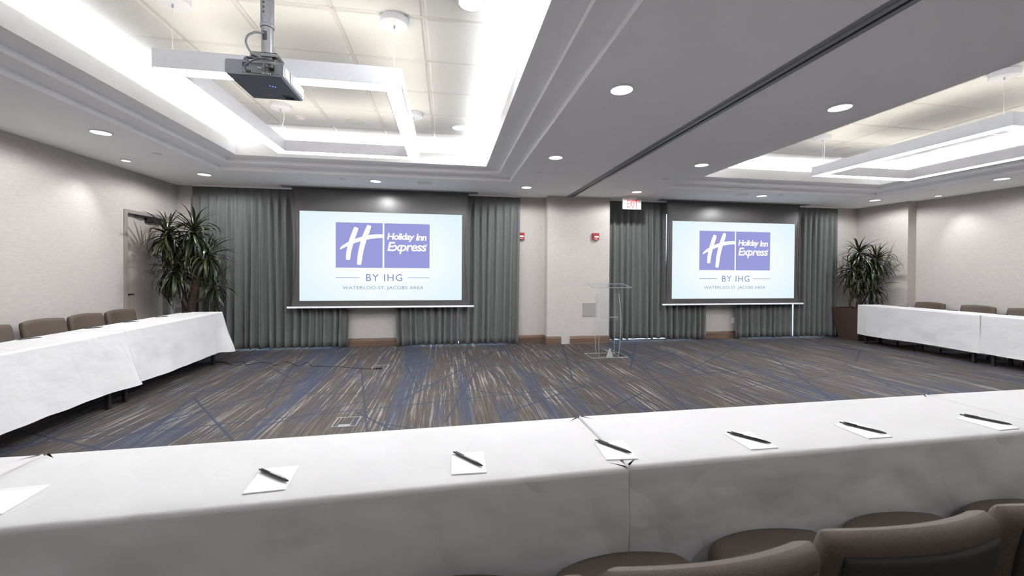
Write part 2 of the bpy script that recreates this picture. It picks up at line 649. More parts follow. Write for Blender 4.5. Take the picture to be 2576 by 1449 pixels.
step_mb = MB()
step_mb.frame_sweep(*T1, [(0, H), (0.004, 2.770), (-0.004, 2.788), (-0.006, 2.80), (0.205, 2.80), (0.209, 2.828), (0.202, 2.844), (0.199, 2.855), (0.415, 2.855)])
lip_mb = MB().frame_sweep(*T1, [(0.415, 2.855), (0.415, 3.012), (0.39, 3.012), (0.39, 2.88), (0.20, 2.88), (0.20, TILE_Z + 0.004), (0.53, TILE_Z + 0.004)])
strip_mb = MB()
tx0, tx1, ty0, ty1 = T1
for (a, b, c_, d) in [(tx0 + 0.24, tx1 - 0.24, ty0 + 0.33, ty0 + 0.365), (tx0 + 0.24, tx1 - 0.24, ty1 - 0.365, ty1 - 0.33)]:
    strip_mb.box(a, b, c_, d, 2.990, 3.002)
for (a, b) in [(tx0 + 0.33, tx0 + 0.365), (tx1 - 0.365, tx1 - 0.33)]:
    strip_mb.box(a, b, ty0 + 0.38, ty1 - 0.38, 2.990, 3.002)
# the strips sit on a small ledge behind the lip
for (a, b, c_, d) in [(tx0 + 0.22, tx1 - 0.22, ty0 + 0.31, ty0 + 0.389), (tx0 + 0.22, tx1 - 0.22, ty1 - 0.389, ty1 - 0.31)]:
    lip_mb.box(a, b, c_, d, 2.975, 2.989)
for (a, b) in [(tx0 + 0.31, tx0 + 0.389), (tx1 - 0.389, tx1 - 0.31)]:
    lip_mb.box(a, b, ty0 + 0.39, ty1 - 0.39, 2.975, 2.989)
gx = [-2.60 + 0.61 * i for i in range(6)]
gy = [T1[2] + 0.53, 2.32, 2.93, 3.54, 4.15, 4.757, 5.364, T1[3] - 0.53]
bar_x = MB().box(-2.60, 0.45, -0.012, 0.012, TILE_Z, TILE_Z + 0.02)
bar_y = MB().box(-0.012, 0.012, gy[0], gy[-1], TILE_Z, TILE_Z + 0.02)
me_step = step_mb.data('tray_step', 'ceiling_paint')
me_lip = lip_mb.data('cove_lip', 'white_paint')
me_strip = strip_mb.data('cove_light_strip', 'cove_strip')
me_bx = bar_x.data('grid_bar', 'grid_white'); me_by = bar_y.data('grid_bar', 'grid_white')
tile_cache = {}


def tile_mesh(w, d):
    key = (round(w, 3), round(d, 3))
    if key not in tile_cache:
        t = MB()
        e = 0.012
        v = []
        for (q, z) in ((0.0, 0.012), (0.0, 0.004), (e, -0.006)):
            v += [(-w / 2 + q, -d / 2 + q, z), (w / 2 - q, -d / 2 + q, z), (w / 2 - q, d / 2 - q, z), (-w / 2 + q, d / 2 - q, z)]
        f = [(8, 11, 10, 9), (0, 1, 2, 3)]
        for j in range(2):
            for i in range(4):
                k = (i + 1) % 4
                f.append((j * 4 + i, j * 4 + k, (j + 1) * 4 + k, (j + 1) * 4 + i))
        t.add(v, f)
        tile_cache[key] = t.data('ceiling_tile', 'acoustic')
    return tile_cache[key]


for tr in (0, 1):
    dx = TDX * tr
    for nm, me in (('tray_step', me_step), ('cove_lip', me_lip), ('cove_light_strip', me_strip)):
        link(nm, me, ceiling).location = (dx, 0, 0)
    for x in gx: link('grid_bar', me_by, ceiling).location = (x + dx, 0, 0)
    for y in gy: link('grid_bar', me_bx, ceiling).location = (dx, y, 0)
    for i in range(5):
        for j in range(7):
            w, d = gx[i + 1] - gx[i] - 0.026, gy[j + 1] - gy[j] - 0.026
            link('ceiling_tile', tile_mesh(w, d), ceiling).location = ((gx[i] + gx[i + 1]) / 2 + dx, (gy[j] + gy[j + 1]) / 2, TILE_Z)

# left wall with the door opening
DY0, DY1, DZ = 6.495, 7.33, 2.135
wl = MB()
wl.box(XL - 0.15, XL, YN - 0.15, DY0 - 0.05, 0, H)
wl.box(XL - 0.15, XL, DY1 + 0.05, YF + 0.15, 0, H)
wl.box(XL - 0.15, XL, DY0 - 0.05, DY1 + 0.05, DZ + 0.04, H)
struct('wall_left', wl, 'wallpaper', 'left wall in pale woven wallpaper')
wr = MB()
wr.box(XR, XR2 + 0.15, 6.56, YF + 0.15, 0, H)
wr.box(XR2, XR2 + 0.15, YN - 0.15, 6.56, 0, H)
struct('wall_right', wr, 'wallpaper', 'right wall in pale woven wallpaper with a projecting end bay')
wn = MB().box(XL - 0.15, XR2 + 0.15, YN - 0.15, YN, 0, H)
struct('wall_near', wn, 'wall_behind', 'darker wall behind the near tables')

# far wall: piers between the floor-to-ceiling windows, header above, projecting column
WIN = [(-3.92, -1.86), (-0.70, 1.18), (3.12, 4.98), (5.98, 7.98)]
WTOP = 2.56
wf = MB()
edges = [XL - 0.15] + [q for w in WIN for q in w] + [XR2 + 0.15]
for i in range(0, len(edges), 2): wf.box(edges[i], edges[i + 1], YF, YF + 0.15, 0, H)
for a, b in WIN: wf.box(a, b, YF, YF + 0.15, WTOP, H)
struct('wall_far', wf, 'wallpaper', 'far wall in pale wallpaper behind curtains and screens')
col_mb = MB()
CX0, CX1, CY = 1.845, 3.05, 7.335
col_mb.box(CX0, CX1, CY, YF, 0, H)
struct('wall_column', col_mb, 'wallpaper', 'pale projecting wall column between the two screens')

for n, (a, b) in enumerate(WIN):
    fr = MB()
    t = 0.05
    fr.box(a, a + t, YF + 0.05, YF + 0.11, 0.0, WTOP); fr.box(b - t, b, YF + 0.05, YF + 0.11, 0.0, WTOP)
    fr.box(a + t, b - t, YF + 0.05, YF + 0.11, 0, 0.012); fr.box(a + t, b - t, YF + 0.05, YF + 0.11, WTOP - t, WTOP)
    mid = (a + b) / 2
    fr.box(mid - 0.03, mid + 0.03, YF + 0.05, YF + 0.11, t, WTOP - t)
    w = struct('window_%d' % (n + 1), fr, 'aluminium', 'floor to ceiling window behind curtains')
    for (p, q) in ((a + t, mid - 0.03), (mid + 0.03, b - t)):
        obj('pane', MB().box(p, q, YF + 0.077, YF + 0.083, 0.012, WTOP - t), 'glass', w)

# baseboards: moulded profile along the far wall pieces


def baseboard(name, path):
    """path of (x, y) points, board on the left side of travel seen from above; profile (offset, z)"""
    prof = [(0, 0), (0.020, 0), (0.020, 0.100), (0.014, 0.112), (0.014, 0.122), (0.008, 0.134), (0.004, 0.145), (0, 0.145)]
    pts = [Vector((p[0], p[1], 0)) for p in path]
    mb = MB(); v = []; f = []
    nn = len(prof)
    for i, p in enumerate(pts):
        d0 = (pts[i] - pts[i - 1]).normalized() if i > 0 else None
        d1 = (pts[i + 1] - pts[i]).normalized() if i < len(pts) - 1 else None
        n0 = Vector((d0.y, -d0.x, 0)) if d0 else None
        n1 = Vector((d1.y, -d1.x, 0)) if d1 else None
        nm = (n0 + n1) / (1 + n0.dot(n1)) if n0 and n1 else (n0 or n1)
        for (o, z) in prof: v.append((p.x + nm.x * o, p.y + nm.y * o, z))
    for i in range(len(pts) - 1):
        for j in range(nn - 1):
            f.append((i * nn + j, (i + 1) * nn + j, (i + 1) * nn + j + 1, i * nn + j + 1))
    f.append(tuple(range(nn))); f.append(tuple((len(pts) - 1) * nn + j for j in range(nn - 1, -1, -1)))
    mb.add(v, f)
    o = struct(name, mb, 'wood', 'dark brown moulded wooden baseboard')
    return o


baseboard('baseboard_far_1', [(XL, YF), (-3.92, YF)])
baseboard('baseboard_far_2', [(-1.86, YF), (-0.70, YF)])
baseboard('baseboard_far_3', [(1.18, YF), (CX0, YF), (CX0, CY), (2.115, CY)])
baseboard('baseboard_far_4', [(2.285, CY), (CX1, CY), (CX1, YF)])
baseboard('baseboard_far_5', [(4.98, YF), (5.98, YF)])
baseboard('baseboard_far_6', [(7.98, YF), (XR, YF)])
baseboard('baseboard_right', [(XR, YF), (XR, 6.56), (XR2, 6.56), (XR2, 2.0)])
baseboard('baseboard_left_1', [(XL, 1.0), (XL, DY0 - 0.065)])

# door in the left wall
dr = MB().rbox(XL - 0.10, XL - 0.055, DY0 + 0.003, DY1 - 0.003, 0.01, DZ - 0.004, 0.003)
door = struct('door_1', dr, 'door_grey', 'grey flush door in a lighter grey metal frame')
fm = MB()
jw = 0.062
for (a, b) in ((DY0 - jw, DY0), (DY1, DY1 + jw)):
    fm.rbox(XL - 0.14, XL + 0.015, a, b, 0, DZ + 0.05, 0.004)
fm.rbox(XL - 0.14, XL + 0.015, DY0, DY1, DZ, DZ + 0.05, 0.004)
fm.box(XL - 0.053, XL - 0.03, DY0, DY0 + 0.014, 0, DZ); fm.box(XL - 0.053, XL - 0.03, DY1 - 0.014, DY1, 0, DZ)
obj('door_frame', fm, 'frame_grey', door)
hd = MB()
hd.lathe([(0.024, 0), (0.024, 0.012), (0.012, 0.016), (0.012, 0.045)], 16, XL - 0.055, DY0 + 0.055, 0.99, 'x')
hd.tube([(XL - 0.012, DY0 + 0.05, 0.99), (XL - 0.010, DY0 + 0.09, 0.992), (XL - 0.012, DY0 + 0.14, 0.99), (XL - 0.02, DY0 + 0.165, 0.985)], [0.012, 0.010, 0.009, 0.007])
sharp(obj('door_handle', hd, 'black_metal', door))
cl = MB()
cl.rbox(XL - 0.055, XL - 0.005, DY0 + 0.42, DY0 + 0.72, DZ - 0.08, DZ - 0.02, 0.006)
cl.tube([(XL - 0.03, DY0 + 0.55, DZ - 0.012), (XL + 0.02, DY0 + 0.33, DZ - 0.012), (XL - 0.02, DY0 + 0.18, DZ - 0.012)], 0.008)
obj('door_closer', cl, 'black_metal', door)

# ceiling track of the movable partition
tk = MB()
TKX = 2.285
tk.box(TKX - 0.05, TKX - 0.013, YN + 0.1, CY, H - 0.012, H + 0.004)
tk.box(TKX + 0.013, TKX + 0.05, YN + 0.1, CY, H - 0.012, H + 0.004)
tk.box(TKX - 0.085, TKX - 0.05, YN + 0.1, CY, H - 0.005, H + 0.004)
tk.cur = 1
tk.box(TKX - 0.013, TKX + 0.013, YN + 0.1, CY, H - 0.004, H + 0.002)
struct('trim_1', tk, ['track_grey', 'slot_dark'], 'grey metal partition track across the ceiling with a dark slot')

# screen slots: thin pale housings flush with the ceiling above each screen
SCR_Y = 7.30
for n, xc in enumerate((-1.07, 5.65)):
    hs = MB()
    hs.box(xc - 1.62, xc + 1.62, SCR_Y - 0.09, SCR_Y - 0.02, H - 0.014, H + 0.004)
    hs.box(xc - 1.62, xc + 1.62, SCR_Y + 0.02, SCR_Y + 0.06, H - 0.014, H + 0.004)
    struct('trim_%d' % (n + 2), hs, 'track_grey', 'pale slot housing in the ceiling above a screen')

# curtain rails
for n, (a, b) in enumerate([(-4.09, -1.60), (-0.95, 1.34), (3.07, 5.2), (5.7, 8.16)]):
    rl = MB().rbox(a, b, 7.425, 7.455, H - 0.028, H - 0.002, 0.003)
    struct('trim_%d' % (n + 4), rl, 'white_plastic', 'white curtain rail fixed to the ceiling')

# ------------------------------------------------------------------ curtains


def curtain(x0, x1, seed, label, lean=(0, 0), hem=0.022, group='grey pleated curtains'):
    rnd = random.Random(seed)
    top = H - 0.035
    w = x1 - x0
    n = max(4, round(w / 0.135)); p = w / n
    nx = n * 16; zs = [top, top - 0.03, top - 0.07, top - 0.11, top - 0.16, top - 0.24, top - 0.36]
    k = 20
    for i in range(k + 1): zs.append(top - 0.36 - (top - 0.36 - hem) * (i + 1) / (k + 1))
    zs[-1] = hem
    ja = [rnd.uniform(0.6, 1.3) for _ in range(n + 1)]
    jp = [rnd.uniform(-1.3, 1.3) for _ in range(n + 1)]
    rows = []
    for z in zs:
        t = (top - z) / (top - hem)
        row = []
        for i in range(nx + 1):
            u = i / nx * n
            c0 = min(int(u), n - 1); fr = u - c0
            s = fr * fr * (3 - 2 * fr)
            amp = ja[c0] * (1 - s) + ja[min(c0 + 1, n)] * s
            ph = jp[c0] * (1 - s) + jp[min(c0 + 1, n)] * s
            # soft folds below the heading
            fold = math.cos(2 * PI * u + ph * min(1, t * 1.6) + 0.35 * math.sin(t * 4 + seed + u))
            fold = 0.85 * (abs(fold) ** 0.75) * (1 if fold > 0 else -1) + 0.22 * math.cos(4 * PI * u + 1.1 + ph)
            body = 0.046 * amp * (0.6 + 0.5 * t) * fold
            # pinch pleats in the heading
            q = abs((u % 1) - 0.5) * 2
            pinch = -0.020 * max(0, 1 - (1 - q) / 0.30) ** 1.2
            bl = min(1, max(0, (t - 0.012) / 0.10))
            bl = bl * bl * (3 - 2 * bl)
            y = 7.452 + pinch * (1 - bl) - body * bl - 0.004 * t * math.sin(9 * u + seed)
            x = x0 + w * i / nx + (lean[0] * (1 - i / nx) + lean[1] * i / nx) * t ** 1.4
            if t > 0.97: y -= 0.002 * math.sin(40 * u)
            row.append((x + 0.006 * t * math.sin(3 * u + seed) * (1 if 0 < i < nx else 0), y, z + (0.006 * math.sin(u * 5 + seed) if z == hem else 0)))
        rows.append(row)
    mb = MB(); mb.sheet(rows)
    o = obj('curtain', mb, 'drape', None, True)
    sm = o.modifiers.new('thickness', 'SOLIDIFY'); sm.thickness = 0.004; sm.offset = 0
    # stitched hem band as a part
    hb = []
    for z in (hem + 0.105, hem + 0.098):
        base = rows[-3]
    o2 = tag(o, label, 'curtain', group)
    return o2


CURT = [
    (-4.09, -3.058, 3, 'grey pleated curtain beside the door, left edge behind the left plant', (0.0, 0.0)),
    (-3.056, -1.62, 5, 'grey pleated curtain half behind the left end of the left screen', (0.012, -0.05)),
    (-0.93, 0.225, 8, 'grey curtain under the left screen, right of the wall gap', (0.08, 0.0)),
    (0.24, 1.345, 11, 'grey pleated curtain between the left screen and the bare wall strip', (0.0, -0.02)),
    (3.065, 4.25, 14, 'grey pleated curtain behind the exit sign, next to the column', (0.0, 0.0)),
    (4.262, 5.14, 17, 'grey curtain under the right screen, left of the wall gap', (-0.014, 0.0)),
    (5.76, 7.09, 21, 'grey curtain under the right screen, right of the wall gap', (0.02, 0.0)),
    (7.105, 8.16, 25, 'grey pleated curtain at the far right beside the right plant', (0.0, -0.01)),
]
for a, b, sd, lb, ln in CURT: curtain(a, b, sd, lb, ln, hem=0.05 if sd == 14 else 0.024)

# ------------------------------------------------------------------ screens with the projected picture


def text_mesh(body, x0, x1, z0, z1, y, mat, parent, shear=0.0, bold=0.0, cap=None, spacing=1.0, name='lettering'):
    """letters set as flat mesh, fitted to the box x0..x1, z0..z1 on the plane y"""
    cu = bpy.data.curves.new(name, 'FONT')
    cu.body = body; cu.size = 1.0; cu.shear = shear; cu.offset = bold; cu.resolution_u = 4
    cu.space_character = spacing
    to = bpy.data.objects.new(name, cu); COL.objects.link(to)
    dg = bpy.context.evaluated_depsgraph_get()
    me = bpy.data.meshes.new_from_object(to.evaluated_get(dg))
    bpy.data.objects.remove(to); bpy.data.curves.remove(cu)
    xs_ = [v.co.x for v in me.vertices]; ys_ = [v.co.y for v in me.vertices]
    a, b, c_, d = min(xs_), max(xs_), min(ys_), max(ys_)
    for v in me.vertices:
        v.co = (x0 + (v.co.x - a) / (b - a) * (x1 - x0), y, z0 + (v.co.y - c_) / (d - c_) * (z1 - z0))
    me.materials.clear(); me.materials.append(MAT[mat])
    me.name = name
    return link(name, me, parent)


def catmull(pts, n=10):
    out = []
    P = [pts[0]] + list(pts) + [pts[-1]]
    for i in range(1, len(P) - 2):
        for s in range(n):
            t = s / n
            out.append(tuple(0.5 * (2 * P[i][k] + (P[i + 1][k] - P[i - 1][k]) * t + (2 * P[i - 1][k] - 5 * P[i][k] + 4 * P[i + 1][k] - P[i + 2][k]) * t * t + (3 * P[i][k] - P[i - 1][k] - 3 * P[i + 1][k] + P[i + 2][k]) * t ** 3) for k in range(len(pts[0]))))
    out.append(tuple(pts[-1]))
    return out


def ribbon(pts, thick_y, y, mat, parent, name):
    """pts: (x, z, half width); a flat brush stroke with rounded ends"""
    c = catmull(pts, 8)
    L, R_ = [], []
    for i, (x, z, h) in enumerate(c):
        a = c[max(i - 1, 0)]; b = c[min(i + 1, len(c) - 1)]
        dx, dz = b[0] - a[0], b[1] - a[1]
        q = math.hypot(dx, dz) or 1
        L.append((x - dz / q * h, z + dx / q * h)); R_.append((x + dz / q * h, z - dx / q * h))
    mb = MB()
    v = [(x, y, z) for x, z in L] + [(x, y, z) for x, z in R_]
    n = len(L)
    f = [(i, n + i, n + i + 1, i + 1) for i in range(n - 1)]
    mb.add(v, f)
    return obj(name, mb, mat, parent)


def screen(x0, label):
    """x0: left edge of the black border"""
    root = thing('projection_screen', label, 'screen', (x0, SCR_Y, 0), 0, 'pull-down projection screens')
    W = 2.93
    ix0, ix1, iz0, iz1 = 0.123, 2.812, 0.832, 2.338
    # black sheet with side edges drawn slightly in at mid height by the tension cords
    rows = []
    for i in range(13):
        z = 0.725 + (H - 0.725) * i / 12
        s = 0.045 * math.sin(PI * min(1, (z - 0.725) / 1.9)) ** 0.8 if z < 2.6 else 0.0
        s = 0.04 * math.sin(PI * (z - 0.725) / (H - 0.725)) ** 0.7
        rows.append([(0 + s * 0.6, 0, z), (0.06 + s * 0.5, 0, z), (W / 2, 0, z), (W - 0.06 - s * 0.5, 0, z), (W - s * 0.6, 0, z)])
    b = obj('border', MB().sheet(rows), 'screen_border', root)
    b.modifiers.new('thickness', 'SOLIDIFY').thickness = 0.003
    im = obj('picture', MB().box(-(ix1 - ix0) / 2, (ix1 - ix0) / 2, -0.0015, 0.001, -(iz1 - iz0) / 2, (iz1 - iz0) / 2), 'image_white', root)
    im.location = ((ix0 + ix1) / 2, -0.003, (iz0 + iz1) / 2)
    bar = MB().rbox(-0.072, 3.030, -0.022, 0.016, 0.706, 0.737, 0.006)
    obj('bottom_bar', bar, 'white_enamel', root)
    for sx in (-1, 1):
        xe = 0.045 if sx < 0 else W - 0.045
        pts = [(W / 2 + sx * (W / 2 - 0.01), -0.004, H - 0.02)] + [(W / 2 + sx * (W / 2 - 0.01 - 0.055 * math.sin(PI * i / 10)), -0.004, H - 0.02 - (H - 0.76) * i / 10) for i in range(1, 10)] + [(W / 2 + sx * (W / 2 + 0.02), -0.004, 0.74)]
        obj('tension_cord', MB().tube(pts, 0.0025, 5), 'black_plastic', root)
    yb = -0.0065
    # blue logo squares
    zq0, zq1 = 1.393, 2.16
    q1 = obj('logo_square', MB().box(0.695, 1.459, yb, yb + 0.001, zq0, zq1), 'image_blue', root)
    q2 = obj('logo_square', MB().box(1.486, 2.250, yb, yb + 0.001, zq0, zq1), 'image_blue', root)
    yt = yb - 0.002
    ux = lambda px: 0.695 + (px - 746) / 607 * 0.764
    uz = lambda py: zq1 - (py - 621) / 583 * (zq1 - zq0)
    s = 0.764 / 607
    ribbon([(ux(1012), uz(682), 27 * s), (ux(992), uz(735), 32 * s), (ux(945), uz(870), 33 * s), (ux(915), uz(990), 31 * s), (ux(905), uz(1080), 28 * s), (ux(904), uz(1103), 22 * s)], 0, yt, 'image_logo_white', q1, 'stroke')
    ribbon([(ux(1180), uz(652), 25 * s), (ux(1155), uz(715), 33 * s), (ux(1105), uz(850), 34 * s), (ux(1068), uz(1000), 33 * s), (ux(1050), uz(1130), 30 * s), (ux(1046), uz(1166), 24 * s)], 0, yt - 0.0004, 'image_logo_white', q1, 'stroke')
    ribbon([(ux(802), uz(966), 7 * s), (ux(840), uz(935), 18 * s), (ux(930), uz(885), 24 * s), (ux(1040), uz(842), 27 * s), (ux(1160), uz(808), 28 * s), (ux(1260), uz(794), 27 * s), (ux(1353), uz(789), 25 * s)], 0, yt - 0.0008, 'image_logo_white', q1, 'stroke')
    obj('trademark_dot', MB().lathe([(0.011, 0), (0.011, 0.0005)], 16, ux(1118), yt, uz(1086), 'y'), 'image_text', q1)
    vx = lambda px: 1.486 + (px - 1379) / 580 * 0.764
    vz = lambda py: zq1 - (py - 628) / 575 * (zq1 - zq0)
    text_mesh('Holiday', vx(1415), vx(1765), vz(864), vz(752), yt, 'image_logo_white', q2, 0.16, 0.032, spacing=0.9)
    text_mesh('Inn', vx(1782), vx(1921), vz(845), vz(756), yt, 'image_logo_white', q2, 0.16, 0.032, spacing=0.9)
    text_mesh('Express', vx(1419), vx(1922), vz(1021), vz(866), yt, 'image_logo_white', q2, 0.18, 0.022, spacing=0.92)
    text_mesh('\u2122', vx(1905), vx(1932), vz(902), vz(888), yt, 'image_logo_white', q2)
    wx = lambda px: 0.695 + (px - 745) / (1963 - 745) * 1.555
    wz = lambda py: 1.393 - (py - 1205) / 583 * (zq1 - zq0)
    text_mesh('BY IHG', wx(1131), wx(1603), wz(1378), wz(1286), yt, 'image_text', root, 0, 0.004, spacing=1.15)
    for (a, c_) in ((745, 1047), (1672, 1963)):
        obj('rule', MB().box(wx(a), wx(c_), yt, yt + 0.001, wz(1335), wz(1328)), 'image_text', root)
    text_mesh('WATERLOO-ST. JACOBS AREA', wx(830), wx(1885), wz(1498), wz(1443), yt, 'image_small_text', root, 0, 0.006, spacing=1.05)
    return root


screen(-2.535, 'left of the two projection screens, showing a blue hotel logo')
screen(4.186, 'right of the two projection screens, beside the exit sign curtain')

# ------------------------------------------------------------------ exit sign, alarms, outlets, wall plate
t = thing('exit_sign', 'white exit sign with red letters hanging from the ceiling', 'sign', (3.352, 7.05, 0))
obj('housing', MB().rbox(-0.178, 0.178, -0.022, 0.022, 2.494, 2.690, 0.006), 'white_plastic', t)
obj('face_plate', MB().rbox(-0.168, 0.168, -0.0265, -0.021, 2.503, 2.681, 0.003), 'exit_face', t)
text_mesh('EXIT', -0.107, 0.107, 2.518, 2.664, -0.0275, 'exit_red', t, 0, 0.012, spacing=1.0)
obj('ceiling_mount', MB().rbox(-0.08, 0.08, -0.03, 0.03, 2.686, H, 0.004), 'white_plastic', t)


def alarm(x, y, label):
    t = thing('fire_alarm', label, 'alarm', (x, y, 2.003), 0, 'red wall fire alarms')
    pl = [(-0.062, -0.045), (-0.05, -0.058), (0, -0.066), (0.05, -0.058), (0.062, -0.045), (0.062, 0.066), (-0.062, 0.066)]
    obj('body', MB().prism_xz(pl, -0.045, 0.0), 'red_plastic', t)
    obj('strobe_lens', MB().rbox(-0.036, 0.048, -0.062, -0.043, -0.022, 0.012, 0.006), 'lens_clear', t)
    text_mesh('FIRE', -0.025, 0.03, -0.048, -0.034, -0.0462, 'white_plastic', t, 0, 0.01)
    return t


alarm(2.764, CY, 'red fire alarm strobe on the pale column')
alarm(1.385, YF, 'red fire alarm strobe half hidden by the curtain edge')

t = thing('wall_plate', 'square grey wall access plate low on the column', 'wall plate', (2.655, CY, 0.635))
obj('plate', MB().rbox(-0.128, 0.128, -0.008, 0, -0.128, 0.128, 0.003), 'vent_grey', t)
for (a, b) in ((0.06, 0.03), (0.075, 0.0)):
    obj('screw', MB().lathe([(0.006, -0.011), (0.006, -0.007)], 10, a, 0, b, 'y'), 'frame_grey', t)


def outlet(x, label):
    t = thing('wall_outlet', label, 'outlet', (x, YF, 0.365), 0, 'white wall outlets under the screens')
    obj('cover_plate', MB().rbox(-0.036, 0.036, -0.006, 0, -0.058, 0.058, 0.003), 'white_plastic', t)
    for dz in (-0.02, 0.02):
        obj('socket_face', MB().rbox(-0.017, 0.017, -0.008, -0.004, dz - 0.014, dz + 0.014, 0.002), 'white_enamel', t)
    obj('screw', MB().lathe([(0.003, -0.0085), (0.003, -0.006)], 8, 0, 0, 0, 'y'), 'brass_port', t)


outlet(-1.735, 'white wall outlet under the left screen')
outlet(5.83, 'white wall outlet under the right screen')

# ------------------------------------------------------------------ ceiling fittings
ring_me = MB().lathe([(0.082, 0.0), (0.090, 0.0), (0.093, 0.004), (0.093, 0.012), (0.078, 0.012), (0.078, 0.004), (0.082, 0.0)], 32, caps=False).data('trim_ring', 'white_enamel', True)
face_me = MB().lathe([(0.0785, 0.004), (0.0785, 0.011)], 32).data('lamp_lens', 'lamp_face')
sring_me = MB().lathe([(0.046, -0.004), (0.052, -0.004), (0.056, 0.0), (0.056, 0.012), (0.044, 0.012), (0.044, 0.0), (0.046, -0.004)], 24, caps=False).data('trim_ring', 'white_enamel', True)
sface_me = MB().lathe([(0.0445, 0.003), (0.0445, 0.010)], 24).data('lamp_lens', 'lamp_face')


def downlight(x, y, z, label, small=False, aim=None, power=None):
    t = thing('recessed_downlight', label, 'downlight', (x, y, z - 0.012), 0, 'recessed ceiling downlights')
    link('trim_ring', sring_me if small else ring_me, t)
    link('lamp_lens', sface_me if small else face_me, t)
    ld = bpy.data.lights.new('beam', 'SPOT')
    ld.energy = power or (ACCENT_W if small else DOWNLIGHT_W)
    ld.color = (0.985, 0.99, 1.0)
    ld.spot_size = math.radians(80 if small else 172)
    ld.spot_blend = 0.9 if small else 0.3
    ld.shadow_soft_size = 0.04
    lo = bpy.data.objects.new('beam', ld)
    COL.objects.link(lo); lo.parent = t; lo.location = (0, 0, -0.01)
    if aim:
        d = Vector(aim) - Vector((x, y, z))
        lo.rotation_euler = d.to_track_quat('-Z', 'Y').to_euler()
    return t


for (x, y, lb) in [
        (-3.45, 4.755, 'bright downlight in the left ceiling margin, nearest the left edge'),
        (-3.48, 6.605, 'downlight near the far left corner above the left plant'),
        (-1.083, 6.605, 'downlight above the middle of the left screen'),
        (1.306, 6.627, 'downlight above the bare wall beside the left curtain'),
        (1.304, 4.81, 'downlight between left tray and track, middle of the three in depth'),
        (1.302, 2.924, 'large near downlight between the left tray and the track'),
        (3.221, 2.927, 'large near downlight between the track and the right tray'),
        (3.236, 4.81, 'downlight right of the track at mid depth, beside the right tray'),
        (3.253, 6.648, 'downlight above the exit sign'),
        (5.612, 6.569, 'downlight above the middle of the right screen'),
        (8.016, 6.56, 'downlight near the far right corner above the right plant'),
        (7.943, 4.727, 'downlight in the right ceiling margin, nearest the right edge')]:
    downlight(x, y, H, lb)
for y, pw in ((1.05, 26.0), (-0.85, 30.0)):  # extra rows added out of view to light the near cloth fronts
    for x in (-3.45, -1.08, 1.30, 3.23, 5.61, 7.94):
        if y > 0 and x in (-1.08, 5.61): continue
        downlight(x, y, H, 'unseen recessed downlight added behind or above the camera to light the near cloths', power=pw)
downlight(-4.02, 5.922, H, 'small accent spotlight close to the left wall', True, (-4.42, 5.35, 1.15))
downlight(8.60, 5.949, H, 'small accent spotlight close to the right wall', True, (8.98, 5.5, 1.15))
downlight(0.155, 2.70, TILE_Z - 0.006, 'downlight in the left tray tiles at the top edge of the picture')
downlight(0.152, 5.09, TILE_Z - 0.006, 'downlight in the left tray tiles beyond the ring pendant')

cap_me = MB().lathe([(0.0, -0.006), (0.030, -0.006), (0.040, -0.003), (0.042, 0.0)], 20, caps=False).data('cap', 'white_plastic', True)
neck_me = MB().lathe([(0.032, -0.002), (0.046, -0.0005), (0.046, 0.001)], 20, caps=False).data('escutcheon', 'sprinkler_dark', True)
for (x, y, lb) in [(-3.434, 5.543, 'small sprinkler cap in the left ceiling margin near the accent spotlight'),
                   (-1.557, 6.559, 'small sprinkler cap above the left half of the left screen'),
                   (1.304, 5.632, 'small sprinkler cap left of the partition track'),
                   (3.217, 5.651, 'small sprinkler cap right of the partition track'),
                   (5.929, 6.507, 'small sprinkler cap above the right half of the right screen'),
                   (7.967, 5.591, 'small sprinkler cap in the right ceiling margin')]:
    t = thing('sprinkler', lb, 'sprinkler', (x, y, H), 0, 'concealed ceiling sprinklers')
    link('cap', cap_me, t); link('escutcheon', neck_me, t)

spk_ring = MB().lathe([(0.098, 0.0), (0.104, -0.007), (0.112, -0.007), (0.116, 0.0)], 32, caps=False).data('rim', 'white_plastic', True)
spk_gr = MB().lathe([(0.0, -0.005), (0.06, -0.005), (0.099, -0.003)], 32, caps=False).data('grille', 'grid_white', True)
for (x, y, z, lb) in [(-0.341, 6.614, H, 'round flush ceiling speaker above the right half of the left screen'),
                      (5.212, 6.569, H, 'round flush ceiling speaker above the left half of the right screen'),
                      (-1.072, 5.092, TILE_Z - 0.006, 'round flush speaker in the left tray seen inside the ring pendant'),
                      (5.53, 4.99, TILE_Z - 0.006, 'round flush speaker in the right tray above its ring pendant')]:
    t = thing('ceiling_speaker', lb, 'speaker', (x, y, z), 0, 'round ceiling speakers')
    link('rim', spk_ring, t); link('grille', spk_gr, t)
t = thing('smoke_detector', 'small round white smoke detector in the left tray', 'smoke detector', (-1.668, 5.071, TILE_Z - 0.006))
sharp(obj('base', MB().lathe([(0.05, 0), (0.052, -0.012), (0.046, -0.016)], 24), 'white_plastic', t))
sharp(obj('sensor_dome', MB().lathe([(0.036, -0.016), (0.034, -0.034), (0.012, -0.042)], 24), 'white_plastic', t))

# ------------------------------------------------------------------ ring pendants


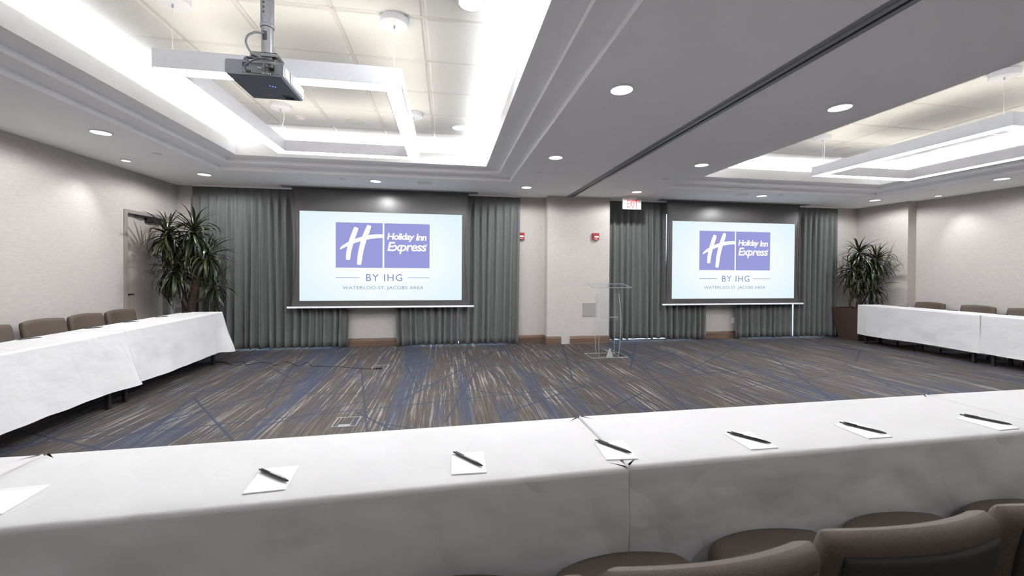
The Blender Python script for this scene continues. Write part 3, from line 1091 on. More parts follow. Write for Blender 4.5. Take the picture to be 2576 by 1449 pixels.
def ring_pendant(cx, cy, label):
    t = thing('ring_pendant', label, 'pendant light', (cx, cy, 0), 0, 'rectangular ring pendants')
    hx, hy, w = 0.755, 0.965, 0.122
    zb, zt = 2.625, 2.742
    for i, (a, b, c_, d) in enumerate([(-hx, hx, -hy, -hy + w), (-hx, hx, hy - w, hy), (-hx, -hx + w, -hy + w, hy - w), (hx - w, hx, -hy + w, hy - w)]):
        # housing: an open channel, sides only
        hm = MB(); th = 0.006
        if i < 2:
            hm.box(a, b, c_, c_ + th, zb, zt); hm.box(a, b, d - th, d, zb, zt)
        else:
            hm.box(a, a + th, c_, d, zb, zt); hm.box(b - th, b, c_, d, zb, zt)
        r = obj('rail', hm, 'ring_paint', t)
        e = th
        if i < 2: q = (a + e, b - e, c_ + e, d - e)
        else: q = (a + e, b - e, c_ - e, d + e)
        obj('diffuser', MB().box(*q, zb + 0.002, zb + 0.010), 'diffuser', r)
        obj('added_uplight_strip', MB().box(*q, zt - 0.020, zt - 0.012), 'added_uplight', r)  # glow added inside the rail to lift the tiles above
    for sx in (-1, 1):
        for (c_, d) in ((-hy, -hy + w), (hy - w, hy)):
            obj('end_plate', MB().box(*sorted((sx * (hx + 0.001), sx * (hx - 0.005))), c_ - 0.001, d + 0.001, zb - 0.001, zt + 0.001), 'ring_paint', t)
    for sx in (-1, 1):
        for sy in (-1, 1):
            px, py = sx * (hx - w / 2), sy * (hy - w / 2) * 0.965
            cn = obj('canopy', MB().lathe([(0.094, TILE_Z - 0.004), (0.097, TILE_Z - 0.012), (0.097, TILE_Z - 0.050), (0.092, TILE_Z - 0.054)], 36, px, py), 'white_enamel', t)
            sharp(cn)
            obj('grip', MB().lathe([(0.006, TILE_Z - 0.075), (0.006, TILE_Z - 0.053)], 10, px, py), 'aluminium', cn)
            obj('suspension_wire', MB().tube([(px, py, TILE_Z - 0.054), (px, py, zt - 0.012)], 0.0013, 6), 'white_plastic', t)
    # power cable on the far left corner, slack
    px, py = -(hx - w / 2), (hy - w / 2) * 0.965
    pts = catmull([(px + 0.03, py, TILE_Z - 0.054), (px + 0.035, py, 2.97), (px + 0.015, py - 0.01, 2.86), (px + 0.03, py, 2.80), (px + 0.02, py, zt - 0.015)], 6)
    obj('power_cable', MB().tube(pts, 0.0045, 8), 'white_plastic', t, True)
    return t


ring_pendant(-1.06, 3.85, 'white rectangular ring pendant under the left tray')
ring_pendant(-1.06 + 6.53 + 0.02, 3.72, 'white rectangular ring pendant under the right tray')

# ------------------------------------------------------------------ projector on its ceiling mount
t = thing('ceiling_mount', 'grey telescopic ceiling pole and bracket holding the projector', 'projector mount', (-1.045, 2.62, 0))
pole = MB().lathe([(0.036, 2.79), (0.036, TILE_Z - 0.006)], 24)
o = sharp(obj('outer_pole', pole, 'mount_metal', t))
for i in range(5):
    obj('peg_hole', MB().lathe([(0.006, -0.0368), (0.006, -0.0340)], 8, -0.006, 0, 2.86 + 0.028 * i, 'y'), 'slot_dark', o)
sharp(obj('collar', MB().lathe([(0.036, 2.782), (0.0385, 2.786), (0.0385, 2.80), (0.036, 2.804)], 24), 'mount_metal', t))
ip = sharp(obj('inner_pole', MB().lathe([(0.031, 2.61), (0.031, 2.79)], 24), 'mount_metal', t))
obj('cable_slot', MB().rbox(-0.014, 0.010, -0.0325, -0.026, 2.70, 2.755, 0.004), 'slot_dark', ip)
br = MB().rbox(-0.075, 0.075, -0.055, 0.055, 2.585, 2.622, 0.010)
obj('bracket', br, 'black_plastic', t)
for (sx, sy) in ((-1, -1), (1, -1), (1, 1), (-1, 1)):
    obj('bracket_arm', MB().tube([(sx * 0.05, sy * 0.03, 2.59), (sx * 0.085, sy * 0.08, 2.56), (sx * 0.09, sy * 0.09, 2.532)], 0.007, 6), 'black_metal', t)
obj('canopy_plate', MB().rbox(-0.10, 0.10, -0.10, 0.10, TILE_Z - 0.012, TILE_Z - 0.005, 0.003), 'mount_metal', t)

PW, PD = 0.150, 0.165      # half width, half depth
pz0, pz1 = 2.448, 2.530
p = thing('projector', 'dark grey ceiling projector with cables in its rear ports', 'projector', (-1.06, 2.655, 0))


def rounded_poly(x0, x1, z0, z1, r, n=5):
    pts = []
    for (cx, cz, a0) in ((x1 - r, z0 + r, -PI / 2), (x1 - r, z1 - r, 0), (x0 + r, z1 - r, PI / 2), (x0 + r, z0 + r, PI)):
        for i in range(n + 1):
            a = a0 + PI / 2 * i / n
            pts.append((cx + r * math.cos(a), cz + r * math.sin(a)))
    return pts


sh = MB().prism_xz(rounded_poly(-PW, PW, pz0, pz1, 0.014), -PD, PD)
body = sharp(obj('shell', sh, 'projector_shell', p))
obj('base_plate', MB().rbox(-PW + 0.008, PW - 0.008, -PD + 0.004, PD - 0.006, pz0 - 0.004, pz0 + 0.002, 0.003), 'projector_base', p)
pr = -PD
obj('port_panel', MB().rbox(-PW + 0.088, PW - 0.018, pr - 0.002, pr + 0.003, pz0 + 0.010, pz1 - 0.010, 0.002), 'projector_shell', p)
vt = MB()
for i in range(4):
    for j in range(3): vt.box(-0.060 + j * 0.0115, -0.052 + j * 0.0115, pr - 0.004, pr - 0.001, pz0 + 0.045 + i * 0.0065, pz0 + 0.049 + i * 0.0065)
obj('vent_grille', vt, 'slot_dark', p)
for (x, z) in ((0.050, 0.060), (0.050, 0.0475), (0.050, 0.035), (0.066, 0.055), (0.066, 0.035), (0.069, 0.020)):
    obj('socket', MB().lathe([(0.0048, -0.008), (0.0048, 0)], 10, x, pr, pz0 + z, 'y'), 'brass_port', p)
for (x0_, x1_, z0_, z1_, mt) in ((0.016, 0.040, 0.036, 0.046, 'brass_port'), (-0.042, -0.018, 0.014, 0.026, 'slot_dark'), (0.040, 0.056, 0.008, 0.021, 'brass_port'), (0.062, 0.076, 0.008, 0.016, 'brass_port'), (0.080, 0.086, 0.006, 0.018, 'brass_port'), (0.080, 0.104, 0.030, 0.056, 'slot_dark')):
    obj('socket', MB().rbox(x0_, x1_, pr - 0.006, pr, pz0 + z0_, pz0 + z1_, 0.001), mt, p)
obj('power_plug', MB().rbox(0.079, 0.106, pr - 0.030, pr - 0.002, pz0 + 0.032, pz0 + 0.062, 0.004), 'black_plastic', p)
for i in range(9):
    z = pz0 + 0.014 + i * 0.0065
    obj('side_louvre', MB().box(PW - 0.002, PW + 0.003, -PD + 0.10, PD - 0.025, z, z + 0.0035), 'vent_grey', p)
obj('side_panel', MB().rbox(PW - 0.001, PW + 0.002, -PD + 0.02, -PD + 0.085, pz0 + 0.012, pz1 - 0.012, 0.002), 'vent_grey', p)
for i in range(3):
    obj('indicator_light', MB().rbox(0.030 + i * 0.012, 0.038 + i * 0.012, -0.050 + i * 0.007, -0.044 + i * 0.007, pz0 - 0.006, pz0 - 0.003, 0.001), 'blue_led', p)
obj('name_plate', MB().rbox(-0.035, 0.022, -0.018, -0.010, pz0 - 0.0052, pz0 - 0.003, 0.0005), 'vent_grey', p)
obj('adjuster_recess', MB().rbox(0.055, 0.11, 0.105, 0.142, pz0 - 0.0055, pz0 - 0.003, 0.001), 'slot_dark', p)
obj('adjuster_slot', MB().rbox(0.050, 0.100, 0.085, 0.092, pz0 - 0.0055, pz0 - 0.003, 0.001), 'slot_dark', p)
for (x, y) in ((-0.10, -0.12), (0.12, -0.12)):
    obj('foot_screw', MB().lathe([(0.012, pz1 - 0.002), (0.012, pz1 + 0.006)], 12, x, y), 'projector_base', p)
obj('lens_barrel', MB().lathe([(0.034, 0.0), (0.034, 0.012), (0.028, 0.014)], 24, -0.06, PD, pz0 + 0.045, 'y'), 'slot_dark', p)
cb = thing('cable_bundle', 'grey cables looping from the ceiling pole into the projector', 'cable', (-1.06, 2.655, 0))
o1 = Vector((0.015, -0.035, 0))
obj('cable', MB().tube(catmull([(0.010, -0.070, 2.735), (-0.020, -0.110, 2.715), (-0.045, -0.140, 2.675), (-0.040, -0.170, 2.62), (0.000, -0.195, 2.555), (0.060, -0.200, 2.528), (0.092, -0.200, 2.500)], 8), 0.0055, 8), 'cable', cb, True)
obj('cable', MB().tube(catmull([(0.095, -0.200, 2.528), (0.040, -0.215, 2.520), (-0.020, -0.205, 2.490), (-0.032, -0.196, 2.470), (-0.020, -0.180, 2.466)], 8), 0.0048, 8), 'cable', cb, True)
obj('cable', MB().tube(catmull([(0.100, -0.196, 2.534), (0.040, -0.190, 2.532), (-0.030, -0.192, 2.533), (-0.020, -0.186, 2.515), (-0.005, -0.180, 2.505)], 8), 0.0045, 8), 'cable', cb, True)

# ------------------------------------------------------------------ tables and cloths
TZ = 0.745
LEG = MB().box(-0.018, 0.018, -0.018, 0.018, 0, TZ - 0.03).data('leg', 'black_metal')


def table(cx, cy, rz, L, W, label, tz=TZ):
    t = thing('folding_table', label, 'table', (cx, cy, 0), rz, 'folding tables under white cloths')
    obj('table_top', MB().rbox(-L / 2 + 0.014, L / 2 - 0.014, -W / 2 + 0.014, W / 2 - 0.014, tz - 0.030, tz - 0.006, 0.004), 'table_laminate', t)
    for sx in (-1, 1):
        for sy in (-1, 1):
            l = link('leg', LEG, t); l.location = (sx * (L / 2 - 0.10), sy * (W / 2 - 0.075), tz - TZ)
        if tz != TZ: pass
    return t


def cloth(cx, cy, rz, L, W, hem, label, free=(False, False), seed=0, tz=TZ, flare=0.045, front_out=1.0, back_out=1.0, lap=0.0, corner=0.085, back_drop=0.0):
    """draped cloth: flat top, rounded edge, skirts that flare and ripple; free = (-x end, +x end)"""
    per = []
    r = 0.004
    hx, hy = L / 2, W / 2
    def line(p0, p1, nrm, n):
        for i in range(n):
            t_ = i / n
            per.append((p0[0] + (p1[0] - p0[0]) * t_, p0[1] + (p1[1] - p0[1]) * t_, nrm[0], nrm[1]))
    def arc(cx_, cy_, a0, n=7):
        for i in range(n):
            a = a0 + PI / 2 * i / n
            per.append((cx_ + r * math.cos(a), cy_ + r * math.sin(a), math.cos(a), math.sin(a)))
    nl, nw = 110, 34
    line((-hx + r, -hy), (hx - r, -hy), (0, -1), nl); arc(hx - r, -hy + r, -PI / 2)
    line((hx, -hy + r), (hx, hy - r), (1, 0), nw); arc(hx - r, hy - r, 0)
    line((hx - r, hy), (-hx + r, hy), (0, 1), nl); arc(-hx + r, hy - r, PI / 2)
    line((-hx, hy - r), (-hx, -hy + r), (-1, 0), nw); arc(-hx + r, -hy + r, PI)
    N = len(per)
    rows = []
    rr = 0.016
    def ring(fn): rows.append([fn(*q) for q in per])
    ring(lambda x, y, nx, ny: (max(-hx + 0.05, min(hx - 0.05, x)), max(-hy + 0.05, min(hy - 0.05, y)), tz))
    for a in (0.0, 0.35, 0.7, 1.05, 1.4, PI / 2):
        ring(lambda x, y, nx, ny, a=a: (x - nx * rr * (1.0 if free[0 if x < 0 else 1] else 0.35) * (1 - math.sin(a)), y - ny * rr * (1 - math.sin(a)), tz - rr * (1 - math.cos(a))))
    NT_ = 22
    for j in range(1, NT_ + 1):
        t_ = j / NT_
        row = []
        for (x, y, nx, ny) in per:
            z = tz - rr - (tz - rr - hem) * t_
            # nearness to free corners
            ef = 0.0
            for e, sx in ((0, -1), (1, 1)):
                dist = abs(sx * hx - x)
                if free[e]: ef = max(ef, math.exp(-(dist / 0.14) ** 2) if abs(ny) > 0.5 else math.exp(-((hy - abs(y)) / 0.13) ** 2) if (nx * sx > 0.5) else 1.0 if dist < 0.05 else 0)
                if not free[e] and dist < 0.012 and abs(nx) > 0.3:
                    ef = -1.0
            if ef < 0:
                row.append((x - nx * 0.004 * t_, y, z)); continue
            near_end = 1.0
            for e, sx in ((0, -1), (1, 1)):
                if not free[e]: near_end = min(near_end, min(1, abs(sx * hx - x) / 0.06 * 1.0 + 0.0))
            s = x * 1.0 + y * 0.7
            rip = 0.010 * math.sin(s * 9 + seed) + 0.007 * math.sin(s * 21 + seed * 1.7 + 1.5 * t_)
            nz = noise.noise((x * 3.1 + seed, y * 3.1, z * 4.0)) * 0.010 + noise.noise((x * 9 + seed, y * 9, z * 7.0)) * 0.003
            crz = abs(noise.noise((x * 2.3 + seed * 3, y * 2, z * 2.9 + x * 1.3))) * 0.016
            out = (crz + nz) * min(1, t_ * 3) * (0.3 if (front_out < 0.1 and ny < -0.5) or (back_out < 0.1 and ny > 0.5) else 1.0) + (flare * t_ ** 1.2 + rip * t_ * (0.4 + 0.8 * ef)) * (front_out if ny < -0.5 else back_out if ny > 0.5 else 1.0)
            out += corner * ef * t_ ** 1.1
            out = max(out, 0.004 * t_)
            if lap and ny < -0.5:
                # the corner of this cloth falls over the neighbour's edge
                g = math.exp(-((hx - x) / 0.13) ** 2)
                x = x + lap * g * t_ ** 1.1
                out += 0.05 * g * t_ ** 1.2
            drop = -0.35 * corner * ef * t_ - (back_drop * t_ if ny < -0.5 else 0) + 0.006 * math.sin(s * 3.3 + seed) * t_ ** 2
            row.append((x + nx * out * 1.0, y + ny * out, z + drop))
        rows.append(row)
    mb = MB()
    v = [p for r2 in rows for p in r2]; f = []
    for j in range(len(rows) - 1):
        for i in range(N):
            k = (i + 1) % N
            f.append((j * N + k, j * N + i, (j + 1) * N + i, (j + 1) * N + k))
    mb.add(v, f)
    # top grid filling the inner rectangle
    gx_, gy_ = 40, 8
    mb.sheet([[(-hx + 0.05 + (2 * hx - 0.1) * i / gx_, -hy + 0.05 + (2 * hy - 0.1) * j / gy_, tz) for i in range(gx_ + 1)] for j in range(gy_ + 1)])
    o = obj('tablecloth', mb, 'linen', None, True)
    o.location = (cx, cy, 0); o.rotation_euler = (0, 0, rz)
    return tag(o, label, 'tablecloth', 'white tablecloths')


def row_piece(xa, ya, rz_deg, L, W, labels, free=(False, False), hem=0.2, seed=0, tz=TZ, **kw):
    """xa, ya: far-left corner of the top, running along +x turned by rz"""
    a = math.radians(rz_deg)
    ux_, uy_ = math.cos(a), math.sin(a)
    cx = xa + ux_ * L / 2 + uy_ * W / 2
    cy = ya + uy_ * L / 2 - ux_ * W / 2
    table(cx, cy, a, L - 0.01, W, labels[0], tz)
    cloth(cx, cy, a, L, W, hem, labels[1], free, seed, tz, **kw)
    return cx, cy, a


NW = 0.465
row_piece(-3.19, 1.585, 0.4, 1.866, NW, ('folding table at the near left corner of the set-up', 'white cloth on the near table at the bottom left corner'), seed=1, front_out=0.5)
row_piece(-1.318, 1.602, 2.3, 1.877, NW, ('folding table in the near row under the two left notepads', 'white cloth on the near table holding the two left notepads'), seed=2, front_out=0.12)
row_piece(0.567, 1.687, 1.35, 1.855, NW, ('folding table in the near row in front of the brown chairs', 'white cloth on the near table in front of the brown chairs'), seed=3, front_out=0.12)
row_piece(2.428, 1.732, 0.5, 1.855, NW, ('folding table in the near row at the right edge', 'white cloth on the near table at the right edge'), seed=4, front_out=0.12)
# left row: local +x runs towards the far wall (rz = 90 deg), its front faces the room
LW = 0.50
SEAM = 4.62
LXF = -3.165


def side_table(xfront, y0, L, side, labels, free, seed, tz, hem, W=LW, rz_off=0.0, lap=0.0, **more):
    """side = -1: left row (front faces +X), +1: right row (front faces -X)"""
    a = PI / 2 + rz_off
    cx = xfront + side * W / 2
    cy = y0 + L / 2
    table(cx, cy, a, L - 0.01, W, labels[0], tz)
    fo = dict(front_out=1.15, back_out=0.0) if side < 0 else dict(front_out=0.0, back_out=0.9)
    cloth(cx, cy, a, L, W, hem, labels[1], free, seed, tz, lap=lap, **fo, **more)


side_table(LXF, SEAM + 0.006, 1.85, -1, ('folding table of the left row nearest the left plant', 'white cloth on the left row table nearest the plant'), (False, True), 6, TZ, 0.19, rz_off=0.012)
side_table(LXF + 0.02, SEAM - 1.85, 1.845, -1, ('folding table of the left row at the left edge of the picture', 'white cloth on the left row table at the left edge'), (False, False), 7, TZ, 0.19, lap=0.045)
side_table(7.87, 4.905, 1.83, 1, ('folding table of the right row nearest the right plant', 'white cloth on the right row table nearest the plant'), (False, True), 8, 0.742, 0.175, W=0.47, corner=-0.012, flare=0.02, back_drop=0.10)
side_table(7.88, 3.06, 1.835, 1, ('folding table of the right row at the right edge of the picture', 'white cloth on the right row table at the right edge'), (False, False), 9, 0.742, 0.175, W=0.47, flare=0.02, back_drop=0.10)

# ------------------------------------------------------------------ notepads and pens
PAD = MB().rbox(-0.054, 0.054, -0.070, 0.070, 0, 0.0035, 0.0008).data('sheets', 'paper')
PADTOP = MB().box(-0.054, 0.054, 0.062, 0.070, 0.0035, 0.0042).data('glue_strip', 'white_plastic')
PBODY = MB().lathe([(0.0015, -0.072), (0.0032, -0.066), (0.0048, -0.055), (0.0056, -0.030), (0.0052, 0.0), (0.0052, 0.052), (0.0044, 0.060)], 12, axis='x').data('barrel', 'pen_black', True)
PCLIP = MB().rbox(0.018, 0.060, -0.0018, 0.0018, 0.0050, 0.0068, 0.0006).data('clip', 'pen_black')
PBTN = MB().lathe([(0.0028, 0.060), (0.0028, 0.071), (0.0018, 0.073)], 10, axis='x').data('push_button', 'pen_black', True)


def pad(x, y, z, rz, label):
    t = thing('notepad', label, 'notepad', (x, y, z), rz, 'white notepads on the tables')
    link('sheets', PAD, t); link('glue_strip', PADTOP, t)


def pen(x0, y0, x1, y1, z, label):
    """from the push button end to the tip"""
    t = thing('pen', label, 'pen', ((x0 + x1) / 2, (y0 + y1) / 2, z + 0.0057), math.atan2(y0 - y1, x0 - x1), 'black pens on the notepads')
    link('barrel', PBODY, t); link('clip', PCLIP, t); link('push_button', PBTN, t)


TOP = TZ + 0.0005
pad(-1.163, 1.282, TOP, math.radians(5), 'notepad at the left edge of the near row, without a visible pen')
near = [(-0.503, 1.300, 4, (-0.563, 1.355, -0.446, 1.265), 'at the left of the near row'),
        (0.074, 1.318, -1, (0.026, 1.391, 0.119, 1.272), 'second from the left in the near row'),
        (0.583, 1.338, -4, (0.537, 1.413, 0.624, 1.291), 'beside the seam in the middle of the near row'),
        (1.110, 1.341, 0, (1.066, 1.408, 1.155, 1.292), 'just right of the seam in the near row'),
        (1.620, 1.362, 0, (1.595, 1.433, 1.666, 1.306), 'second from the right in the near row'),
        (2.219, 1.356, 2, (2.209, 1.437, 2.274, 1.309), 'at the right end of the near row')]
for (x, y, a, pp, w) in near:
    pad(x, y, TOP, math.radians(a), 'white notepad under a pen ' + w)
    pen(*pp, TOP + 0.0036, 'black click pen ' + w)
for (px, py, w) in [(-3.545, 4.14, 'on the left row, nearest the left edge'), (-3.545, 4.79, 'on the left row, second from the left edge'),
                    (-3.545, 5.29, 'on the left row, third from the left edge'), (-3.545, 5.80, 'on the left row, second from the plant'), (-3.545, 6.31, 'on the left row, nearest the plant')]:
    pad(px, py, TOP, math.radians(90), 'white notepad ' + w)
    pen(px - 0.045, py - 0.06, px + 0.045, py + 0.06, TOP + 0.0036, 'black pen ' + w)
for (px, py, w) in [(8.225, 6.20, 'on the right row, nearest the plant'), (8.225, 5.47, 'on the right row, middle of three'), (8.225, 4.86, 'on the right row, nearest the right edge')]:
    pad(px, py, 0.7425, math.radians(-90), 'white notepad ' + w)
    pen(px + 0.045, py - 0.06, px - 0.045, py + 0.06, 0.7425 + 0.0036, 'black pen ' + w)

# ------------------------------------------------------------------ chairs


def pillow(w, d, T, k=0.35, n=8, nu=22, nv=18, fn=None, crown=0.0):
    """closed padded panel: rounded-rectangle outline in (x, y), thickness T; fn maps (x, y, t) to space"""
    def spaced(m): return [-math.cos(PI * i / m) for i in range(m + 1)]
    U, V = spaced(nu), spaced(nv)
    top, bot = [], []
    for v in V:
        rt, rb = [], []
        for u in U:
            x = u * math.sqrt(1 - k * v * v / 2) / 1.0
            y = v * math.sqrt(1 - k * u * u / 2) / 1.0
            bu, bv = min(0.9, n * T / w), min(0.9, n * T / d)
            su, sv = max(0.0, (abs(u) - (1 - bu)) / bu), max(0.0, (abs(v) - (1 - bv)) / bv)
            e = math.sqrt(max(0.0, 1 - su * su)) * math.sqrt(max(0.0, 1 - sv * sv))
            cr = crown * (1 - u * u) * (1 - v * v)
            rt.append(fn(x * w / 2, y * d / 2, T / 2 * e + cr)); rb.append(fn(x * w / 2, y * d / 2, -T / 2 * e))
        top.append(rt); bot.append(rb)
    mb = MB(); mb.sheet(top); mb.sheet([r[::-1] for r in bot])
    return mb


def make_chair(label):
    """faces +Y; origin on the floor under the seat"""
    t = thing('banquet_chair', label, 'chair', group='brown upholstered chairs')
    seat = pillow(0.485, 0.47, 0.085, 0.80, 1.0, fn=lambda x, y, h: (x * (1 + 0.06 * y / 0.23), y, 0.474 + h), crown=0.012)
    obj('seat', seat, 'upholstery', t, True)
    R = 0.62
    def back(zc, off):
        def fn(x, y, h):
            z = zc + y
            lean = -0.20 - 0.16 * (z - 0.48) - 0.02
            wx = x * (0.93 + 0.14 * (y + 0.17) / 0.34)
            a = wx / R
            rad = R - h - off
            return (rad * math.sin(a), lean + (R - rad * math.cos(a)), z)
        return fn
    b = pillow(0.475, 0.36, 0.060, 0.34, 1.0, nu=30, fn=back(0.648, 0.0))
    bo = obj('backrest', b, 'upholstery', t, True)
    bp = pillow(0.395, 0.30, 0.020, 0.20, 1.0, nu=26, fn=back(0.634, -0.031))
    obj('back_panel', bp, 'upholstery_back', bo, True)
    # black frame
    for sx in (-1, 1):
        obj('leg', MB().tube([(sx * 0.19, 0.185, 0.42), (sx * 0.205, 0.205, 0.0)], [0.016, 0.012], 8), 'black_metal', t, True)
        obj('leg', MB().tube([(sx * 0.175, -0.20, 0.60), (sx * 0.18, -0.195, 0.42), (sx * 0.20, -0.24, 0.0)], [0.012, 0.016, 0.012], 8), 'black_metal', t, True)
    obj('seat_frame', MB().rbox(-0.195, 0.195, -0.19, 0.19, 0.405, 0.438, 0.006), 'black_metal', t)
    return t


chair0 = make_chair('brown chair at the bottom edge, only its seat front showing')
chair0.location = (0.015, 0.935, 0); chair0.rotation_euler = (0, 0, math.radians(2))
for (x, y, rz, lb) in [
        (0.515, 0.955, 2, 'brown chair at the near table, left of those with a visible back'),
        (1.022, 0.992, 1, 'brown chair in the near row with its whole back rim in view'),
        (1.528, 1.010, 1, 'brown chair in the near row cut by the bottom right corner'),
        (2.04, 1.018, 0, 'brown chair at the near table, rightmost, mostly behind other backs')]:
    dup(chair0, (x, y, 0), math.radians(rz), lb)
for (y, rz, lb) in [(4.47, -88, 'brown chair on the left row cut by the left edge'), (5.01, -91, 'brown chair on the left row, second from the left edge'),
                    (5.53, -89, 'brown chair on the left row, third from the left edge'), (6.04, -90, 'brown chair on the left row in front of the door frame')]:
    dup(chair0, (-3.935, y, 0), math.radians(rz), lb)
for (y, rz, lb) in [(6.20, 90, 'brown chair on the right row nearest the plant'), (5.52, 88, 'brown chair on the right row, middle of three'),
                    (4.91, 91, 'brown chair on the right row cut by the right edge')]:
    dup(chair0, (8.575, y, 0), math.radians(rz), lb)

# ------------------------------------------------------------------ plants


def leaf_mesh(length, width, droop, seed):
    rnd = random.Random(seed)
    n = 9
    pts = []
    ang = 0.0
    x = z = 0.0
    rows = []
    for i in range(n + 1):
        s = i / n
        w = width * math.sin(PI * min(1, s * 0.9 + 0.12)) ** 0.8 * (1 if s < 0.97 else 0.15)
        tw = 0.25 * math.sin(seed + s * 2)
        rows.append([(x, -w, z + 0.35 * w + tw * w), (x, 0, z), (x, w, z + 0.35 * w - tw * w)])
        ang -= droop * (0.4 + 1.6 * s) / n
        x += length / n * math.cos(ang); z += length / n * math.sin(ang)
    mb = MB(); mb.sheet(rows)
    return mb.data('leaf', 'leaf', True)


LEAVES = [leaf_mesh(0.46, 0.013, 0.9, 1), leaf_mesh(0.42, 0.015, 1.35, 2), leaf_mesh(0.50, 0.014, 1.8, 3), leaf_mesh(0.34, 0.014, 0.45, 4), leaf_mesh(0.46, 0.015, 2.2, 5)]


def plant(loc, label, trunks, heads, pot, xlim, ylim, seed):
    rnd = random.Random(seed)
    t = thing('potted_dracaena', label, 'plant', loc)
    pb, pt, ph = pot
    # tapered square pot with a rim and rounded corners
    pm = MB()
    def sq(h, r, z):
        out = []
        for (cx, cy, a0) in ((1, -1, -PI / 2), (1, 1, 0), (-1, 1, PI / 2), (-1, -1, PI)):
            for i in range(5):
                a = a0 + PI / 2 * i / 4
                out.append((cx * (h - r) + r * math.cos(a), cy * (h - r) + r * math.sin(a), z))
        return out
    rings = [sq(pb, 0.03, 0), sq(pb + (pt - pb) * 0.7, 0.04, ph * 0.62), sq(pt, 0.04, ph), sq(pt - 0.025, 0.03, ph), sq(pt - 0.035, 0.03, ph - 0.06)]
    n = len(rings[0]); v = [p_ for r in rings for p_ in r]; f = [tuple(range(n - 1, -1, -1))]
    for j in range(len(rings) - 1):
        for i in range(n):
            k = (i + 1) % n
            f.append((j * n + i, j * n + k, (j + 1) * n + k, (j + 1) * n + i))
    pm.add(v, f)
    sharp(obj('pot', pm, 'pot_brown', t))
    obj('soil', MB().add(sq(pt - 0.034, 0.03, ph - 0.045), [tuple(range(n))]), 'soil', t)
    for pts, r0, r1 in trunks:
        c = catmull([tuple(q) for q in pts], 5)
        m_ = len(c)
        rad = [(r0 + (r1 - r0) * i / (m_ - 1)) * (1 + 0.12 * noise.noise((i * 0.9, seed, 0))) for i in range(m_)]
        obj('trunk', MB().tube(c, rad, 10), 'bark', t, True)
    dense = MB()
    for (hx, hy, hz, count, size, down) in heads:
        count *= 2
        for i in range(count):
            az = i * 2.399963 + rnd.uniform(-0.2, 0.2)
            f_ = (i + 0.5) / count
            el = math.radians(78 - (78 + down) * f_ ** 0.85 + rnd.uniform(-8, 8))
            q = rnd.choice(LEAVES)
            if el > 1.0: q = rnd.choice((LEAVES[3], LEAVES[0]))
            s = size * rnd.uniform(0.8, 1.12)
            where = (hx + rnd.uniform(-.01, .01), hy + rnd.uniform(-.01, .01), hz - 0.12 * f_ + rnd.uniform(-.015, .015))
            turn = (rnd.uniform(-0.4, 0.4), -el, az)
            wide = rnd.uniform(0.95, 1.25)
            # keep blades inside the room corner: shorten or raise those that would touch the walls
            for _ in range(16):
                size3 = (s * 1.1, s * wide, s * 1.05)
                mw = Matrix.LocRotScale(Vector(where), Euler(turn), Vector(size3))
                pw = [mw @ v.co for v in q.vertices]
                if all(xlim[0] < loc[0] + p_.x < xlim[1] and ylim[0] < loc[1] + p_.y < ylim[1] for p_ in pw): break
                s *= 0.93
                el = min(1.45, el + 0.06) if el > -0.2 else max(-1.5, el - 0.06)
                turn = (turn[0], -el, az)
            if i % 2 == 0:
                o = link('leaf', q, t)
                o.location = where; o.rotation_euler = turn; o.scale = size3
            else:
                dense.add([tuple(p_) for p_ in pw], [tuple(p_.vertices) for p_ in q.polygons])
    dm = obj('inner_foliage', dense, 'leaf', t, True)
    dm['kind'] = 'stuff'
    return t


plant((-3.80, 6.86, 0), 'tall dark green potted dracaena in the left corner by the door',
      [([(0.02, 0, 0.50), (0.0, 0, 0.75), (0.06, -0.03, 1.0), (0.10, -0.02, 1.25), (0.12, -0.02, 1.48)], 0.065, 0.05),
       ([(-0.06, 0.02, 0.50), (-0.08, 0.0, 0.8), (-0.12, 0.0, 1.1), (-0.20, 0.0, 1.5), (-0.24, 0.0, 1.84)], 0.045, 0.025),
       ([(0.10, -0.02, 1.35), (0.09, -0.02, 1.6), (0.10, -0.05, 1.90)], 0.035, 0.022),
       ([(-0.02, -0.03, 0.75), (-0.08, -0.10, 1.0), (-0.10, -0.14, 1.30)], 0.03, 0.02),
       ([(0.11, -0.02, 1.2), (0.22, -0.04, 1.35), (0.30, -0.05, 1.55)], 0.028, 0.02),
       ([(0.05, 0.0, 0.85), (0.22, 0.05, 0.95), (0.32, 0.05, 1.12)], 0.025, 0.018)],
      [(-0.28, -0.05, 1.90, 56, 1.0, 78), (0.07, -0.05, 1.95, 58, 1.0, 80), (-0.14, -0.16, 1.36, 52, 0.98, 76), (0.26, -0.05, 1.58, 46, 0.92, 78), (0.30, 0.05, 1.14, 36, 0.8, 70), (-0.06, 0.02, 1.62, 44, 0.95, 82)],
      (0.19, 0.27, 0.55), (XL + 0.02, -3.0), (6.1, 7.36), 4)
